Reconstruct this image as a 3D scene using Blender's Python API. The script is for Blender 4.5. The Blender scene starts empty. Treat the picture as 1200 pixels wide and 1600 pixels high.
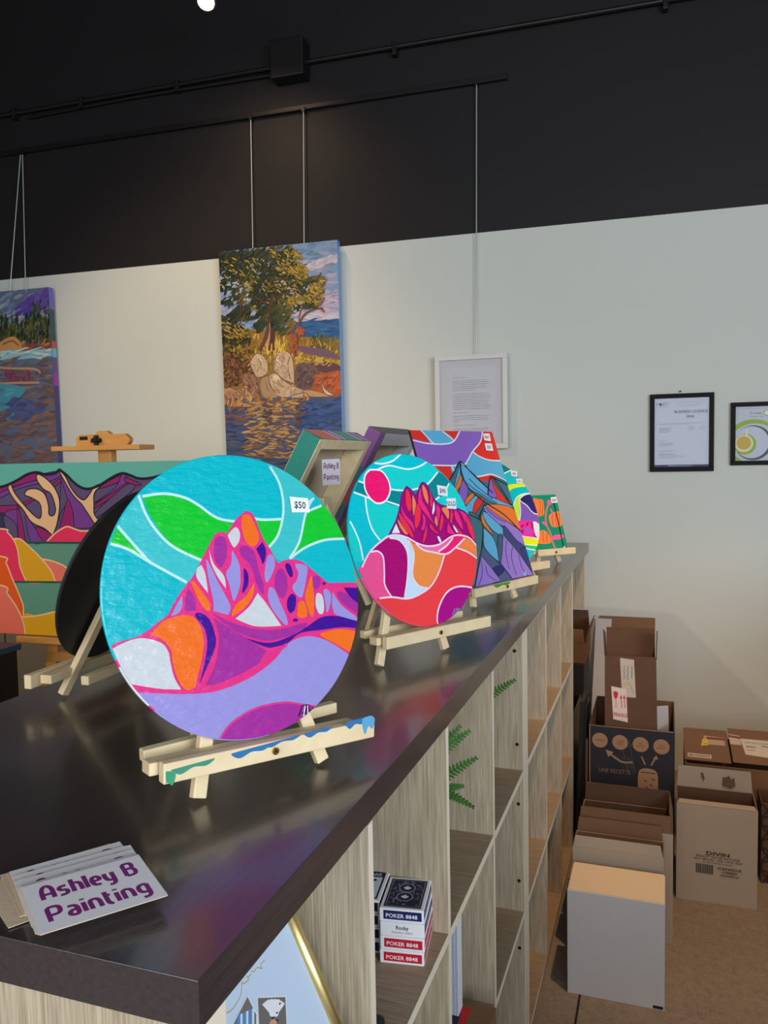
import bpy, bmesh, math, random
import numpy as np
from mathutils import Vector, Matrix
random.seed(7)
S = bpy.context.scene
COL = S.collection
# ------------------------------------------------------------------ camera
CAM = np.array([0.0, 0.0, 1.49])
YAW, PIT, ROL, FPX = 0.338154, -0.064611, -0.018118, 1260.24
WY = 0.04608                                   # the back wall is turned this much against the counter
_f = np.array([-math.sin(YAW)*math.cos(PIT), math.cos(YAW)*math.cos(PIT), math.sin(PIT)])
_r = np.array([math.cos(YAW), math.sin(YAW), 0.0]); _u = np.cross(_r, _f)
R2 = _r*math.cos(ROL)+_u*math.sin(ROL); U2 = -_r*math.sin(ROL)+_u*math.cos(ROL)
cam = bpy.data.cameras.new('camera'); cam.sensor_fit = 'VERTICAL'; cam.sensor_height = 24.0
cam.lens = FPX/1600*24.0; cam.clip_start = 0.02
co = bpy.data.objects.new('camera', cam); COL.objects.link(co)
co.matrix_world = Matrix([[R2[i], U2[i], -_f[i], CAM[i]] for i in range(3)]+[[0, 0, 0, 1]])
S.camera = co
# ------------------------------------------------------------------ world, lights, exposure
S.view_settings.view_transform = 'Standard'; S.view_settings.look = 'None'
S.view_settings.exposure = 0.58; S.view_settings.gamma = 1.0; S.view_settings.use_curve_mapping = False
W = bpy.data.worlds.new('world'); S.world = W; W.use_nodes = True
bg = W.node_tree.nodes['Background']; bg.inputs[0].default_value = (0.80, 0.88, 1.0, 1); bg.inputs[1].default_value = 0.9

def area(name, loc, target, sx, sy, power, color):
    l = bpy.data.lights.new(name, 'AREA'); l.shape = 'RECTANGLE'; l.size = sx; l.size_y = sy
    l.energy = power; l.color = color
    o = bpy.data.objects.new(name, l); COL.objects.link(o); o.location = loc
    d = Vector(target)-Vector(loc); o.rotation_euler = d.to_track_quat('-Z', 'Y').to_euler()
    return o
def spot(name, loc, target, power, color, angle=80, blend=0.8, rad=0.04):
    l = bpy.data.lights.new(name, 'SPOT'); l.energy = power; l.color = color
    l.spot_size = math.radians(angle); l.spot_blend = blend; l.shadow_soft_size = rad
    o = bpy.data.objects.new(name, l); COL.objects.link(o); o.location = loc
    d = Vector(target)-Vector(loc); o.rotation_euler = d.to_track_quat('-Z', 'Y').to_euler()
    return o
area('shop_window_light', (2.8, -1.45, 2.05), (-0.7, 2.4, 1.4), 2.3, 1.7, 96, (0.80, 0.90, 1.0))
area('front_fill_light', (-0.6, -2.85, 2.1), (-0.9, 2.5, 1.6), 3.6, 1.5, 52, (1.0, 0.97, 0.92))  # unseen broad fill from behind the camera, set for overall brightness
spot('track_light_beam', (-2.3, 1.3, 4.1), (-2.4, 3.85, 1.45), 90, (1.0, 0.70, 0.40), 52)
spot('track_light_beam', (-3.2, 0.2, 4.1), (-2.0, 2.3, 1.1), 120, (1.0, 0.76, 0.50), 60)
spot('track_light_beam', (0.45, 1.6, 4.1), (0.15, 3.15, 0.0), 200, (1.0, 0.62, 0.34), 40)

# ------------------------------------------------------------------ helpers
def ray(x, y): return R2*(x-600)-U2*(y-800)+_f*FPX
def on_plane(x, y, P, n): d = ray(x, y); return CAM+d*(np.dot(np.array(P)-CAM, n)/np.dot(n, d))
def on_z(x, y, z): return on_plane(x, y, (0, 0, z), np.array([0, 0, 1.0]))
def on_y(x, y, Y): return on_plane(x, y, (0, Y, 0), np.array([0, 1.0, 0]))
def lin(c): return tuple(((v/255)/12.92 if v/255 <= 0.04045 else ((v/255+0.055)/1.055)**2.4) for v in c)
WORLD = {}
def Mw(o): return WORLD.get(o.name, Matrix.Identity(4))
def tag(o, label=None, cat=None, group=None, kind=None):
    if label: o['label'] = label
    if cat: o['category'] = cat
    if group: o['group'] = group
    if kind: o['kind'] = kind
    return o
def frame(O, n, up=(0, 0, 1)):
    """plane frame: u to the right seen from the front, v up along the plane, n out of the front"""
    n = np.array(n, float); n /= np.linalg.norm(n)
    u = np.cross(np.array(up, float), n); u /= np.linalg.norm(u); v = np.cross(n, u)
    return np.array(O, float), u, v, n
def fmat(F):
    O, u, v, n = F
    return Matrix([[u[i], v[i], n[i], O[i]] for i in range(3)]+[[0, 0, 0, 1]])
def thing(name, label, cat, M, group=None):
    o = bpy.data.objects.new(name, None); COL.objects.link(o); o.empty_display_size = 0.05
    if not isinstance(M, Matrix): M = Matrix.Translation(Vector(M))
    o.matrix_world = M; WORLD[o.name] = M.copy()
    return tag(o, label, cat, group)

class MB:
    """collects faces, each with a material and a colour, and links them as one mesh object"""
    def __init__(s): s.v = []; s.f = []; s.m = []; s.c = []
    def add(s, vs, fs, mat, col=(1, 1, 1)):
        b = len(s.v); s.v += [tuple(map(float, p)) for p in vs]
        for f in fs: s.f.append(tuple(b+i for i in f)); s.m.append(mat); s.c.append(col)
    def box(s, lo, hi, mat, col=(1, 1, 1), side=None):
        x0, y0, z0 = lo; x1, y1, z1 = hi
        vs = [(x, y, z) for z in (z0, z1) for y in (y0, y1) for x in (x0, x1)]
        F = [('-z', (0, 2, 3, 1)), ('+z', (4, 5, 7, 6)), ('-y', (0, 1, 5, 4)), ('+y', (2, 6, 7, 3)), ('-x', (0, 4, 6, 2)), ('+x', (1, 3, 7, 5))]
        b = len(s.v); s.v += vs
        for k, f in F:
            s.f.append(tuple(b+i for i in f)); s.m.append((side or {}).get(k, mat)); s.c.append(col)
    def fbox(s, F, lo, hi, mat, col=(1, 1, 1), side=None):
        O, u, v, n = F; k = MB(); k.box(lo, hi, mat, col, side)
        b = len(s.v); s.v += [tuple(O+u*p[0]+v*p[1]+n*p[2]) for p in k.v]
        s.f += [tuple(b+i for i in f) for f in k.f]; s.m += k.m; s.c += k.c
    def bar(s, a, b, w, h, mat, up=(0, 0, 1), col=(1, 1, 1)):
        a = np.array(a, float); b = np.array(b, float); L = np.linalg.norm(b-a); d = (b-a)/L
        u = np.cross(np.array(up, float), d); u /= np.linalg.norm(u); v = np.cross(d, u)
        s.fbox((a, u, v, d), (-w/2, -h/2, 0), (w/2, h/2, L), mat, col)
    def tube(s, a, b, r, mat, n=12, r2=None, col=(1, 1, 1)):
        a = np.array(a, float); b = np.array(b, float); d = b-a; d = d/np.linalg.norm(d)
        t = np.array([0, 0, 1.0]) if abs(d[2]) < .9 else np.array([1.0, 0, 0])
        u = np.cross(t, d); u /= np.linalg.norm(u); v = np.cross(d, u); r2 = r if r2 is None else r2
        vs = [a+(u*math.cos(k*2*math.pi/n)+v*math.sin(k*2*math.pi/n))*r for k in range(n)]
        vs += [b+(u*math.cos(k*2*math.pi/n)+v*math.sin(k*2*math.pi/n))*r2 for k in range(n)]
        fs = [(k, (k+1) % n, n+(k+1) % n, n+k) for k in range(n)]+[tuple(range(n-1, -1, -1)), tuple(range(n, 2*n))]
        s.add(vs, fs, mat, col)
    def path(s, pts, r, mat, n=8, col=(1, 1, 1)):
        for a, b in zip(pts[:-1], pts[1:]): s.tube(a, b, r, mat, n, col=col)
    def lathe(s, F, prof, mat, n=96, col=(1, 1, 1)):
        O, u, v, w = F; vs = []; fs = []
        for r, z in prof:
            for k in range(n):
                a = 2*math.pi*k/n; vs.append(O+u*math.cos(a)*r+v*math.sin(a)*r+w*z)
        m = len(prof)
        for i in range(m-1):
            for k in range(n): fs.append((i*n+k, i*n+(k+1) % n, (i+1)*n+(k+1) % n, (i+1)*n+k))
        fs.append(tuple(range(n-1, -1, -1))); fs.append(tuple((m-1)*n+k for k in range(n)))
        s.add(vs, fs, mat, col if not callable(col) else (1, 1, 1))
        if callable(col):
            for i in range(m-1):
                for k in range(n): s.c[len(s.c)-len(fs)+i*n+k] = col(360*(k+.5)/n)
            s.c[-1] = s.c[-2] = col(90)
    def build(s, name, parent=None, bevel=0, smooth=False, local=False, M=None, seg=2):
        me = bpy.data.meshes.new(name); o = bpy.data.objects.new(name, me); COL.objects.link(o)
        if parent is not None: P = Mw(parent)
        elif M is not None: P = M
        else:
            c = np.array(s.v); lo = c.min(0); hi = c.max(0)
            P = Matrix.Translation(((lo[0]+hi[0])/2, (lo[1]+hi[1])/2, lo[2]))
        I = P.inverted(); vs = s.v if local else [tuple(I @ Vector(p)) for p in s.v]
        me.from_pydata(vs, [], s.f)
        mats = []
        for m in s.m:
            if m not in mats: mats.append(m)
        for m in mats: me.materials.append(m)
        me.polygons.foreach_set('material_index', [mats.index(m) for m in s.m])
        ca = me.color_attributes.new('paint', 'FLOAT_COLOR', 'CORNER')
        buf = []
        for p, c in zip(me.polygons, s.c):
            buf += [c[0], c[1], c[2], 1.0]*p.loop_total
        ca.data.foreach_set('color', buf)
        if smooth: me.polygons.foreach_set('use_smooth', [True]*len(me.polygons))
        me.update()
        if bevel:
            bm = bmesh.new(); bm.from_mesh(me)
            ed = [e for e in bm.edges if len(e.link_faces) == 2 and e.calc_face_angle(0) > .6]
            bmesh.ops.bevel(bm, geom=ed, offset=bevel, segments=seg, affect='EDGES', profile=.5, clamp_overlap=True)
            bm.to_mesh(me); bm.free()
        if parent is not None: o.parent = parent
        else: o.matrix_world = P
        WORLD[o.name] = P.copy()
        return o

# ------------------------------------------------------------------ materials
def mat(name, color=(.8, .8, .8), rough=.5, metal=0, attr=False, bump=None, spec=.5, coat=0, var=None):
    """procedural material; bump=(scale, strength, stretch xyz), var=(scale, amount, stretch, dark colour)"""
    m = bpy.data.materials.new(name); m.use_nodes = True; N = m.node_tree.nodes; L = m.node_tree.links
    b = N['Principled BSDF']; b.inputs['Roughness'].default_value = rough; b.inputs['Metallic'].default_value = metal
    b.inputs['Specular IOR Level'].default_value = spec; b.inputs['Coat Weight'].default_value = coat
    b.inputs['Coat Roughness'].default_value = .12
    tc = N.new('ShaderNodeTexCoord')
    def noise(scale, stretch, detail=5):
        mp = N.new('ShaderNodeMapping'); mp.inputs['Scale'].default_value = stretch
        L.new(tc.outputs['Object'], mp.inputs[0]); n = N.new('ShaderNodeTexNoise')
        n.inputs['Scale'].default_value = scale; n.inputs['Detail'].default_value = detail
        L.new(mp.outputs[0], n.inputs['Vector']); return n
    if attr:
        a = N.new('ShaderNodeAttribute'); a.attribute_name = 'paint'; src = a.outputs['Color']
    else:
        a = N.new('ShaderNodeRGB'); a.outputs[0].default_value = (*lin(color), 1); src = a.outputs[0]
    if var:
        for sc, amt, st, dark in (var if isinstance(var, list) else [var]):
            n = noise(sc, st); r = N.new('ShaderNodeValToRGB'); r.color_ramp.elements[0].position = .35; r.color_ramp.elements[1].position = .68
            L.new(n.outputs[0], r.inputs[0]); mu = N.new('ShaderNodeMath'); mu.operation = 'MULTIPLY'; mu.inputs[1].default_value = amt
            L.new(r.outputs[0], mu.inputs[0]); mx = N.new('ShaderNodeMix'); mx.data_type = 'RGBA'
            L.new(mu.outputs[0], mx.inputs[0]); L.new(src, mx.inputs[6]); mx.inputs[7].default_value = (*lin(dark), 1); src = mx.outputs[2]
    L.new(src, b.inputs['Base Color'])
    if bump:
        n = noise(bump[0], bump[2]); bp = N.new('ShaderNodeBump'); bp.inputs['Strength'].default_value = bump[1]; bp.inputs['Distance'].default_value = .002
        L.new(n.outputs[0], bp.inputs['Height']); L.new(bp.outputs[0], b.inputs['Normal'])
    return m
A1 = (1, 1, 1)
M_wall = mat('wall_paint', (212, 214, 206), .75, bump=(90, .12, A1), var=(1.2, .25, A1, (204, 206, 197)))
M_black = mat('black_wall_paint', (31, 27, 29), .6, spec=.3, bump=(60, .2, A1), var=(2.0, .4, A1, (27, 24, 26)))
M_ceil = mat('black_ceiling_paint', (31, 28, 31), .6, bump=(40, .4, A1))
M_conc = mat('concrete', (138, 124, 108), .7, bump=(30, .4, A1), var=[(2.5, .6, A1, (116, 103, 90)), (40, .6, A1, (96, 84, 72)), (160, .6, A1, (156, 142, 126))])
M_slab = mat('black_brown_laminate', (58, 49, 51), .30, spec=1.0, coat=.45, bump=(25, .10, (30, 1.2, 30)), var=(9, .6, (22, 1, 22), (36, 30, 31)))
M_oakv = mat('grey_oak_upright', (194, 180, 155), .5, bump=(20, .15, (20, 20, 1)), var=[(14, .55, (14, 14, .7), (158, 140, 115)), (34, .6, (14, 14, .4), (124, 106, 86))])
M_oakh = mat('grey_oak_shelf', (172, 150, 122), .5, bump=(20, .15, (1, 20, 20)), var=[(14, .55, (.7, 14, 14), (134, 112, 86)), (34, .5, (.4, 14, 14), (108, 88, 68))])
M_edge = mat('cream_edge_band', (236, 222, 200), .45, var=(6, .2, A1, (226, 210, 186)))
M_pine = mat('pine', (232, 212, 172), .55, bump=(30, .2, A1), var=[(22, .5, (1.2, 1.2, 1.2), (208, 180, 136)), (60, .3, A1, (220, 196, 152))])
M_beech = mat('orange_beech', (206, 146, 74), .5, var=[(10, .5, (1, 1, 6), (182, 122, 56))])
M_brass = mat('brass', (205, 165, 80), .3, 1)
M_gold = mat('brushed_gold', (226, 202, 140), .38, 1, bump=(40, .1, (1, 1, 8)))
M_dark = mat('dark_screw', (40, 34, 28), .5, .5)
M_gloss = mat('glossy_art_paint', attr=True, rough=.2, coat=.15, bump=(48, .9, (1, 2.0, 1)), spec=.35)
M_satin = mat('satin_art_paint', attr=True, rough=.38, bump=(90, .25, A1), spec=.45)
M_print = mat('matt_print', attr=True, rough=.6, spec=.3)
M_oil = mat('oil_paint', attr=True, rough=.45, bump=(50, .5, (1, 2, 1)), spec=.4)
M_paper = mat('white_paper', (236, 234, 238), .6)
M_card = mat('kraft_card', (128, 93, 64), .75, bump=(20, .25, (1, 1, 6)), var=(8, .4, A1, (112, 80, 55)))
M_cardd = mat('dark_kraft_card', (92, 64, 45), .8, bump=(20, .25, (1, 1, 6)), var=(8, .4, A1, (76, 53, 37)))
M_wcard_dim = mat('dim_white_card', (170, 154, 136), .7, bump=(14, .15, (1, 1, 4)), var=(3, .4, A1, (156, 140, 122)))  # white card, dim warm light of the floor corner in its colour
M_wcard = mat('white_card', (188, 187, 190), .7, bump=(14, .15, (1, 1, 4)), var=(3, .4, A1, (176, 172, 172)))
M_warmtop = mat('warm_lit_card', (226, 204, 170), .7, var=(5, .3, A1, (214, 190, 156)))  # white card tinted with the warm overhead light on the carton top
M_inkbox = mat('dark_printed_card', (38, 38, 46), .6, var=(9, .4, A1, (28, 26, 34)))
M_wframe = mat('white_frame', (214, 212, 208), .4)
M_bframe = mat('black_frame', (16, 14, 15), .5, spec=.12)
M_glass = bpy.data.materials.new('clear_glazing'); M_glass.use_nodes = True     # thin pane: straight through plus a Fresnel reflection
_n = M_glass.node_tree.nodes; _l = M_glass.node_tree.links; _tr = _n.new('ShaderNodeBsdfTransparent'); _gl = _n.new('ShaderNodeBsdfGlossy'); _gl.inputs['Roughness'].default_value = .02
_fr = _n.new('ShaderNodeFresnel'); _fr.inputs['IOR'].default_value = 1.22; _mx = _n.new('ShaderNodeMixShader')
_l.new(_fr.outputs[0], _mx.inputs[0]); _l.new(_tr.outputs[0], _mx.inputs[1]); _l.new(_gl.outputs[0], _mx.inputs[2]); _l.new(_mx.outputs[0], _n['Material Output'].inputs['Surface'])
M_blackm = mat('black_metal', (26, 24, 26), .45, .2)
M_wire = mat('steel_wire', (190, 196, 190), .3, .3)
M_blackdisc = mat('black_painted_board', (24, 23, 27), .55, bump=(6, .3, A1), var=(5, .5, (1, 3, 1), (40, 38, 40)))
M_fern = mat('fern_green', (66, 118, 48), .5, var=(40, .5, A1, (38, 82, 34)))
M_canvas = mat('raw_canvas', (206, 186, 158), .85, bump=(200, .2, A1))
M_plastic = mat('black_plastic', (22, 21, 22), .35)
M_navy = mat('navy_board', (26, 60, 84), .5)
M_sheet = mat('grey_white_sheet', (182, 180, 188), .7, spec=.2)
M_mount = mat('mount_card', (178, 174, 178), .7, spec=.2)
M_taupe = mat('taupe_board', (116, 104, 88), .6)
M_terra = mat('clay_pot', (150, 96, 66), .8)
M_bulb = bpy.data.materials.new('lamp_glow'); M_bulb.use_nodes = True
_b = M_bulb.node_tree.nodes['Principled BSDF']; _b.inputs['Emission Color'].default_value = (1, .8, .5, 1); _b.inputs['Emission Strength'].default_value = 9

# ------------------------------------------------------------------ flat drawing on a plane
def smooth(pts, closed=True, n=6):
    """Catmull-Rom through the points; a point given twice stays a corner"""
    P = [np.array(p[:2], float) for p in pts]; k = []; cor = []
    for p in P:
        if k and np.allclose(k[-1], p): cor[-1] = True
        else: k.append(p); cor.append(False)
    m = len(k); out = []
    for i in range(m if closed else m-1):
        p1 = k[i]; p2 = k[(i+1) % m]
        p0 = k[(i-1) % m] if (closed or i > 0) else p1
        p3 = k[(i+2) % m] if (closed or i+2 < m) else p2
        if cor[i]: p0 = p1
        if cor[(i+1) % m]: p3 = p2
        for j in range(n):
            t = j/n
            out.append(.5*((2*p1)+(-p0+p2)*t+(2*p0-5*p1+4*p2-p3)*t*t+(-p0+3*p1-3*p2+p3)*t**3))
    if not closed: out.append(k[-1])
    return out
def clip_poly(poly, clip):
    out = list(poly); m = len(clip)
    for i in range(m):
        a = clip[i]; b = clip[(i+1) % m]; e = b-a; res = []
        if not out: break
        side = lambda p: e[0]*(p[1]-a[1])-e[1]*(p[0]-a[0])
        for j in range(len(out)):
            p = out[j]; q = out[(j+1) % len(out)]; sp = side(p); sq = side(q)
            if sp >= 0: res.append(p)
            if (sp >= 0) != (sq >= 0): res.append(p+(q-p)*(sp/(sp-sq)))
        out = res
    return out
def circle(r, n=72, c=(0, 0)): return [np.array([c[0]+r*math.cos(2*math.pi*k/n), c[1]+r*math.sin(2*math.pi*k/n)]) for k in range(n)]
def rect(x0, y0, x1, y1): return [np.array(p, float) for p in ((x0, y0), (x1, y0), (x1, y1), (x0, y1))]
class Draw:
    def __init__(s, F, T=(0, 0, 1), clip=None, mat=None, dz=2e-5, z0=2e-5, gain=1.0):
        s.F = F; s.T = T; s.clip = clip; s.mat = mat or M_satin; s.dz = dz; s.z = z0; s.mb = MB(); s.g = gain; s.sub = None
    def p2(s, p):
        x = s.T[0]+p[0]*s.T[2]; y = s.T[1]+p[1]*s.T[2]; O, u, v, n = s.F
        d = on_plane(x, y, O, n)-O; return np.array([d@u, d@v])
    def col(s, c): return tuple(min(.95, v*s.g) for v in lin(c))
    def raw(s, poly, c, z=None):
        if s.clip is not None: poly = clip_poly(poly, s.clip)
        q = []
        for p in poly:
            if not q or np.linalg.norm(p-q[-1]) > 2e-5: q.append(p)
        if len(q) > 2 and np.linalg.norm(q[0]-q[-1]) < 2e-5: q.pop()
        if len(q) < 3: return
        ar = sum(q[i][0]*q[(i+1) % len(q)][1]-q[(i+1) % len(q)][0]*q[i][1] for i in range(len(q)))
        if abs(ar) < 1e-9: return
        if ar < 0: q = q[::-1]
        O, u, v, n = s.F; zz = s.z if z is None else z
        s.mb.add([O+u*p[0]+v*p[1]+n*zz for p in q], [tuple(range(len(q)))], s.mat, s.col(c))
    def fill(s, pts, c, sm=True, n=6, plane=False):
        q = [np.array(p, float) for p in pts] if plane else [s.p2(p) for p in pts]
        s.raw(smooth(q, True, n) if sm else q, c); s.z += s.dz
    def stroke(s, pts, w, c, closed=False, sm=True, n=6, plane=False, taper=False):
        q = [np.array(p, float) for p in pts] if plane else [s.p2(p) for p in pts]
        if sm: q = smooth(q, closed, n)
        if closed: q = q+[q[0]]
        r = [q[0]]
        for p in q[1:]:
            if np.linalg.norm(p-r[-1]) > 1e-6: r.append(p)
        q = r; m = len(q); L = []; Rr = []
        for i in range(m):
            d = q[min(i+1, m-1)]-q[max(i-1, 0)]
            if closed and i in (0, m-1): d = q[1]-q[m-2]
            d = d/(np.linalg.norm(d)+1e-12); nn = np.array([-d[1], d[0]])
            ww = w/2*(math.sin(math.pi*min(.97, max(.03, i/(m-1))))**.5 if taper else 1)
            L.append(q[i]+nn*ww); Rr.append(q[i]-nn*ww)
        for i in range(m-1): s.raw([L[i], Rr[i], Rr[i+1], L[i+1]], c, s.z+i*4e-7)
        s.z += s.dz
    def outl(s, pts, c, w, oc, n=6): s.fill(pts, c, n=n); s.stroke(pts, w, oc, closed=True, n=n)
    def dabs(s, region, count, pal, ln, wd, ang, ja=.4, grad=None):
        """short brush strokes inside a region given in traced points; ln, wd in metres on the canvas"""
        R = [s.p2(p) for p in region]; A = np.array(R); lo = A.min(0); hi = A.max(0)
        def inside(p):
            c = False; j = len(R)-1
            for i in range(len(R)):
                if (R[i][1] > p[1]) != (R[j][1] > p[1]) and p[0] < (R[j][0]-R[i][0])*(p[1]-R[i][1])/(R[j][1]-R[i][1])+R[i][0]: c = not c
                j = i
            return c
        k = 0; tr = 0
        while k < count and tr < count*20:
            tr += 1; p = lo+(hi-lo)*np.array([random.random(), random.random()])
            if not inside(p): continue
            k += 1; a = ang+random.uniform(-ja, ja); l = ln*random.uniform(.5, 1.3)/2; w = wd*random.uniform(.6, 1.3)/2
            d = np.array([math.cos(a), math.sin(a)]); e = np.array([-d[1], d[0]]); b = random.uniform(-.35, .35)*l
            t = (p[1]-lo[1])/(hi[1]-lo[1]+1e-9) if grad == 'v' else ((p[0]-lo[0])/(hi[0]-lo[0]+1e-9) if grad == 'h' else random.random())
            if grad: t = min(.999, max(0, t+random.uniform(-.22, .22)))
            c = pal[int(t*len(pal))]; j = random.randint(-9, 9); c = tuple(max(0, min(255, v+j)) for v in c)
            s.raw([p-d*l, p-d*l*.4-e*w+e*b*.3, p+d*l*.4-e*w*.9+e*b, p+d*l+e*b, p+d*l*.4+e*w+e*b, p-d*l*.4+e*w+e*b*.3], c)
            s.z += s.dz*.02
        s.z += s.dz
    def text(s, body, at, size, c, xs=1.0, bold=0.0, ang=0.0, align='LEFT', shear=0):
        cu = bpy.data.curves.new('t', 'FONT'); cu.body = body; cu.size = 1.0; cu.offset = bold/size; cu.align_x = align; cu.shear = shear
        cu.resolution_u = 2; ob = bpy.data.objects.new('t', cu); me = bpy.data.meshes.new_from_object(ob)
        ca, sa = math.cos(ang), math.sin(ang); O, u, v, n = s.F; vs = []
        for q in me.vertices:
            x, y = q.co.x*xs*size, q.co.y*size; x, y = at[0]+x*ca-y*sa, at[1]+x*sa+y*ca; vs.append(O+u*x+v*y+n*s.z)
        s.mb.add(vs, [tuple(p.vertices) for p in me.polygons], s.mat, s.col(c)); s.z += s.dz
        bpy.data.objects.remove(ob); bpy.data.curves.remove(cu); bpy.data.meshes.remove(me)
SP = .52
GL = {'A': (1, [[(0, 0), (0, .45), (.1, .8), (.35, 1), (.7, 1), (1, .75), (1, 0)], [(0, .35), (1, .35)]]),
 's': (.78, [[(.75, .66), (.2, .66), (.03, .5), (.2, .36), (.6, .34), (.77, .18), (.6, 0), (0, 0)]]),
 'h': (.75, [[(0, 1), (0, 0)], [(0, .66), (.55, .66), (.75, .5), (.75, 0)]]), 'l': (0, [[(0, 1), (0, 0)]]),
 'e': (.75, [[(0, .34), (.75, .34), (.75, .5), (.55, .67), (.2, .67), (0, .5), (0, .2), (.2, 0), (.7, 0)]]),
 'y': (.75, [[(0, .68), (0, .28), (.2, .08), (.75, .08)], [(.75, .68), (.75, -.1), (.55, -.27), (.1, -.27)]]),
 'B': (.92, [[(0, 0), (0, 1), (.7, 1), (.87, .88), (.87, .66), (.7, .54), (0, .54)], [(.7, .54), (.93, .4), (.93, .15), (.75, 0), (0, 0)]]),
 'P': (.95, [[(0, 0), (0, 1), (.75, 1), (.95, .85), (.95, .58), (.75, .42), (0, .42)]]),
 'a': (.75, [[(.05, .67), (.55, .67), (.75, .5), (.75, 0), (.2, 0), (.02, .15), (.2, .35), (.75, .35)]]),
 'i': (0, [[(0, .67), (0, 0)], [(0, .95), (0, .84)]]), 'n': (.75, [[(0, 0), (0, .67), (.55, .67), (.75, .5), (.75, 0)]]),
 't': (.4, [[(.05, .95), (.05, .15), (.2, 0), (.42, 0)], [(-.13, .66), (.42, .66)]]),
 'g': (.75, [[(.75, .67), (.2, .67), (0, .5), (0, .25), (.2, .08), (.75, .08)], [(.75, .67), (.75, -.1), (.55, -.27), (.05, -.27)]])}
def techno(D, word, at, h, xs, c, w=.19):
    """the wide rounded lettering of the name cards"""
    x = at[0]
    for ch in word:
        if ch == ' ': x += .7*h*xs; continue
        adv, st = GL[ch]
        z0 = D.z
        for k_, pl in enumerate(st):
            P_ = [np.array([x+a*h*xs, at[1]+b*h]) for a, b in pl]; Q_ = [P_[0]]
            for a, b, e in zip(P_, P_[1:], P_[2:]):                     # round every bend of the letter
                p = b+(a-b)*min(.45, .17*h/np.linalg.norm(a-b)); q = b+(e-b)*min(.45, .17*h/np.linalg.norm(e-b))
                Q_ += [p*(1-t)**2+b*2*t*(1-t)+q*t*t for t in (0, .34, .67, 1)]
            Q_.append(P_[-1]); D.z = z0+k_*1.6e-5; D.stroke(Q_, w*h, c, sm=False, plane=True)
        D.z = z0
        x += (adv+SP)*h*xs
    return x

# ================================================================== THE ROOM
wn = np.array([math.sin(WY), -math.cos(WY), 0.0]); wu = np.array([math.cos(WY), math.sin(WY), 0.0])
WP = np.array([-.318, 3.95, 0.0])
FW = (WP, wu, np.array([0, 0, 1.0]), wn)                          # a along the wall, b = height, c = out of the wall
def wall_a(x): return (x-WP[0])/wu[0]
m = MB(); m.fbox(FW, (-5, 0, -.15), (3.6, 2.58, 0), M_wall)
m.fbox(FW, (-5, 2.58, -.15), (3.6, 4.35, .0), M_black)
tag(m.build('wall_back'), kind='structure')
m = MB(); m.box((-5.2, -3.0, -.1), (3.6, 4.2, 0), M_conc)
fl = m.build('floor'); tag(fl, kind='structure')
def window_wall(name, F, L_, zlo, zhi, a, b):
    m = MB(); m.fbox(F, (0, 0, -.12), (L_, zlo, 0), M_wall); m.fbox(F, (0, zhi, -.12), (L_, 4.35, 0), M_black)
    m.fbox(F, (0, zlo, -.12), (a, zhi, 0), M_wall); m.fbox(F, (b, zlo, -.12), (L_, zhi, 0), M_wall); return tag(m.build(name), kind='structure')
window_wall('wall_right', (np.array([3.0, 4.1, 0]), np.array([0, -1.0, 0]), np.array([0, 0, 1.0]), np.array([-1.0, 0, 0])), 7.2, 1.05, 3.0, 4.2, 6.9)
window_wall('wall_front', (np.array([3.1, -3.0, 0]), np.array([-1.0, 0, 0]), np.array([0, 0, 1.0]), np.array([0, 1.0, 0])), 8.3, .95, 3.0, 1.0, 6.2)
m = MB(); m.box((-5.3, -3.1, 0), (-5.2, 4.0, 2.58), M_wall); m.box((-5.3, -3.1, 2.58), (-5.2, 4.0, 4.35), M_black); tag(m.build('wall_left'), kind='structure')
m = MB(); m.box((-5.2, -3.0, 4.35), (3.6, 4.3, 4.45), M_ceil); tag(m.build('ceiling'), kind='structure')
m = MB(); m.box((-.222-.003, 1.3, -.002), (-.222+.003, 2.35, .0012), M_dark)
m.build('expansion_joint', fl)

# conduit with its junction box, high on the black wall
t = thing('electrical_conduit', 'black metal conduit with junction box high on the black wall', 'conduit', (-1.8, 3.8, 3.49))
FR = lambda a, b, c: WP+wu*a+np.array([0, 0, b])+wn*c
m = MB(); m.tube(FR(-4.9, 3.487, .03), FR(-1.60, 3.50, .03), .011, M_blackm); m.tube(FR(-1.5, 3.50, .03), FR(2.2, 3.50, .03), .011, M_blackm); m.build('pipe', t, smooth=False)
m = MB(); m.tube(FR(-2.45, 3.475, .02), FR(-1.6, 3.47, .02), .009, M_blackm); m.tube(FR(-3.1, 3.46, .025), FR(-2.4, 3.475, .02), .008, M_blackm); m.build('branch_pipe', t)
m = MB(); m.fbox(FW, (wall_a(-1.9), 3.415, 0), (wall_a(-1.72), 3.60, .10), M_blackm); m.build('junction_box', t, bevel=.006)
for a in (-3.2, -2.75, -2.15, -.95, .3):
    m = MB(); m.fbox(FW, (a-.012, 3.46, 0), (a+.012, 3.52, .045), M_blackm); m.build('clamp', t, bevel=.004)
t = thing('electrical_conduit', 'short black conduit near the ceiling in the top left corner', 'conduit', (-3.5, 3.7, 4.1))
m = MB(); m.path([FR(-4.2, 4.10, .03), FR(-3.3, 4.135, .03), FR(-3.0, 4.3, .03)], .012, M_blackm); m.build('pipe', t)
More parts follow.
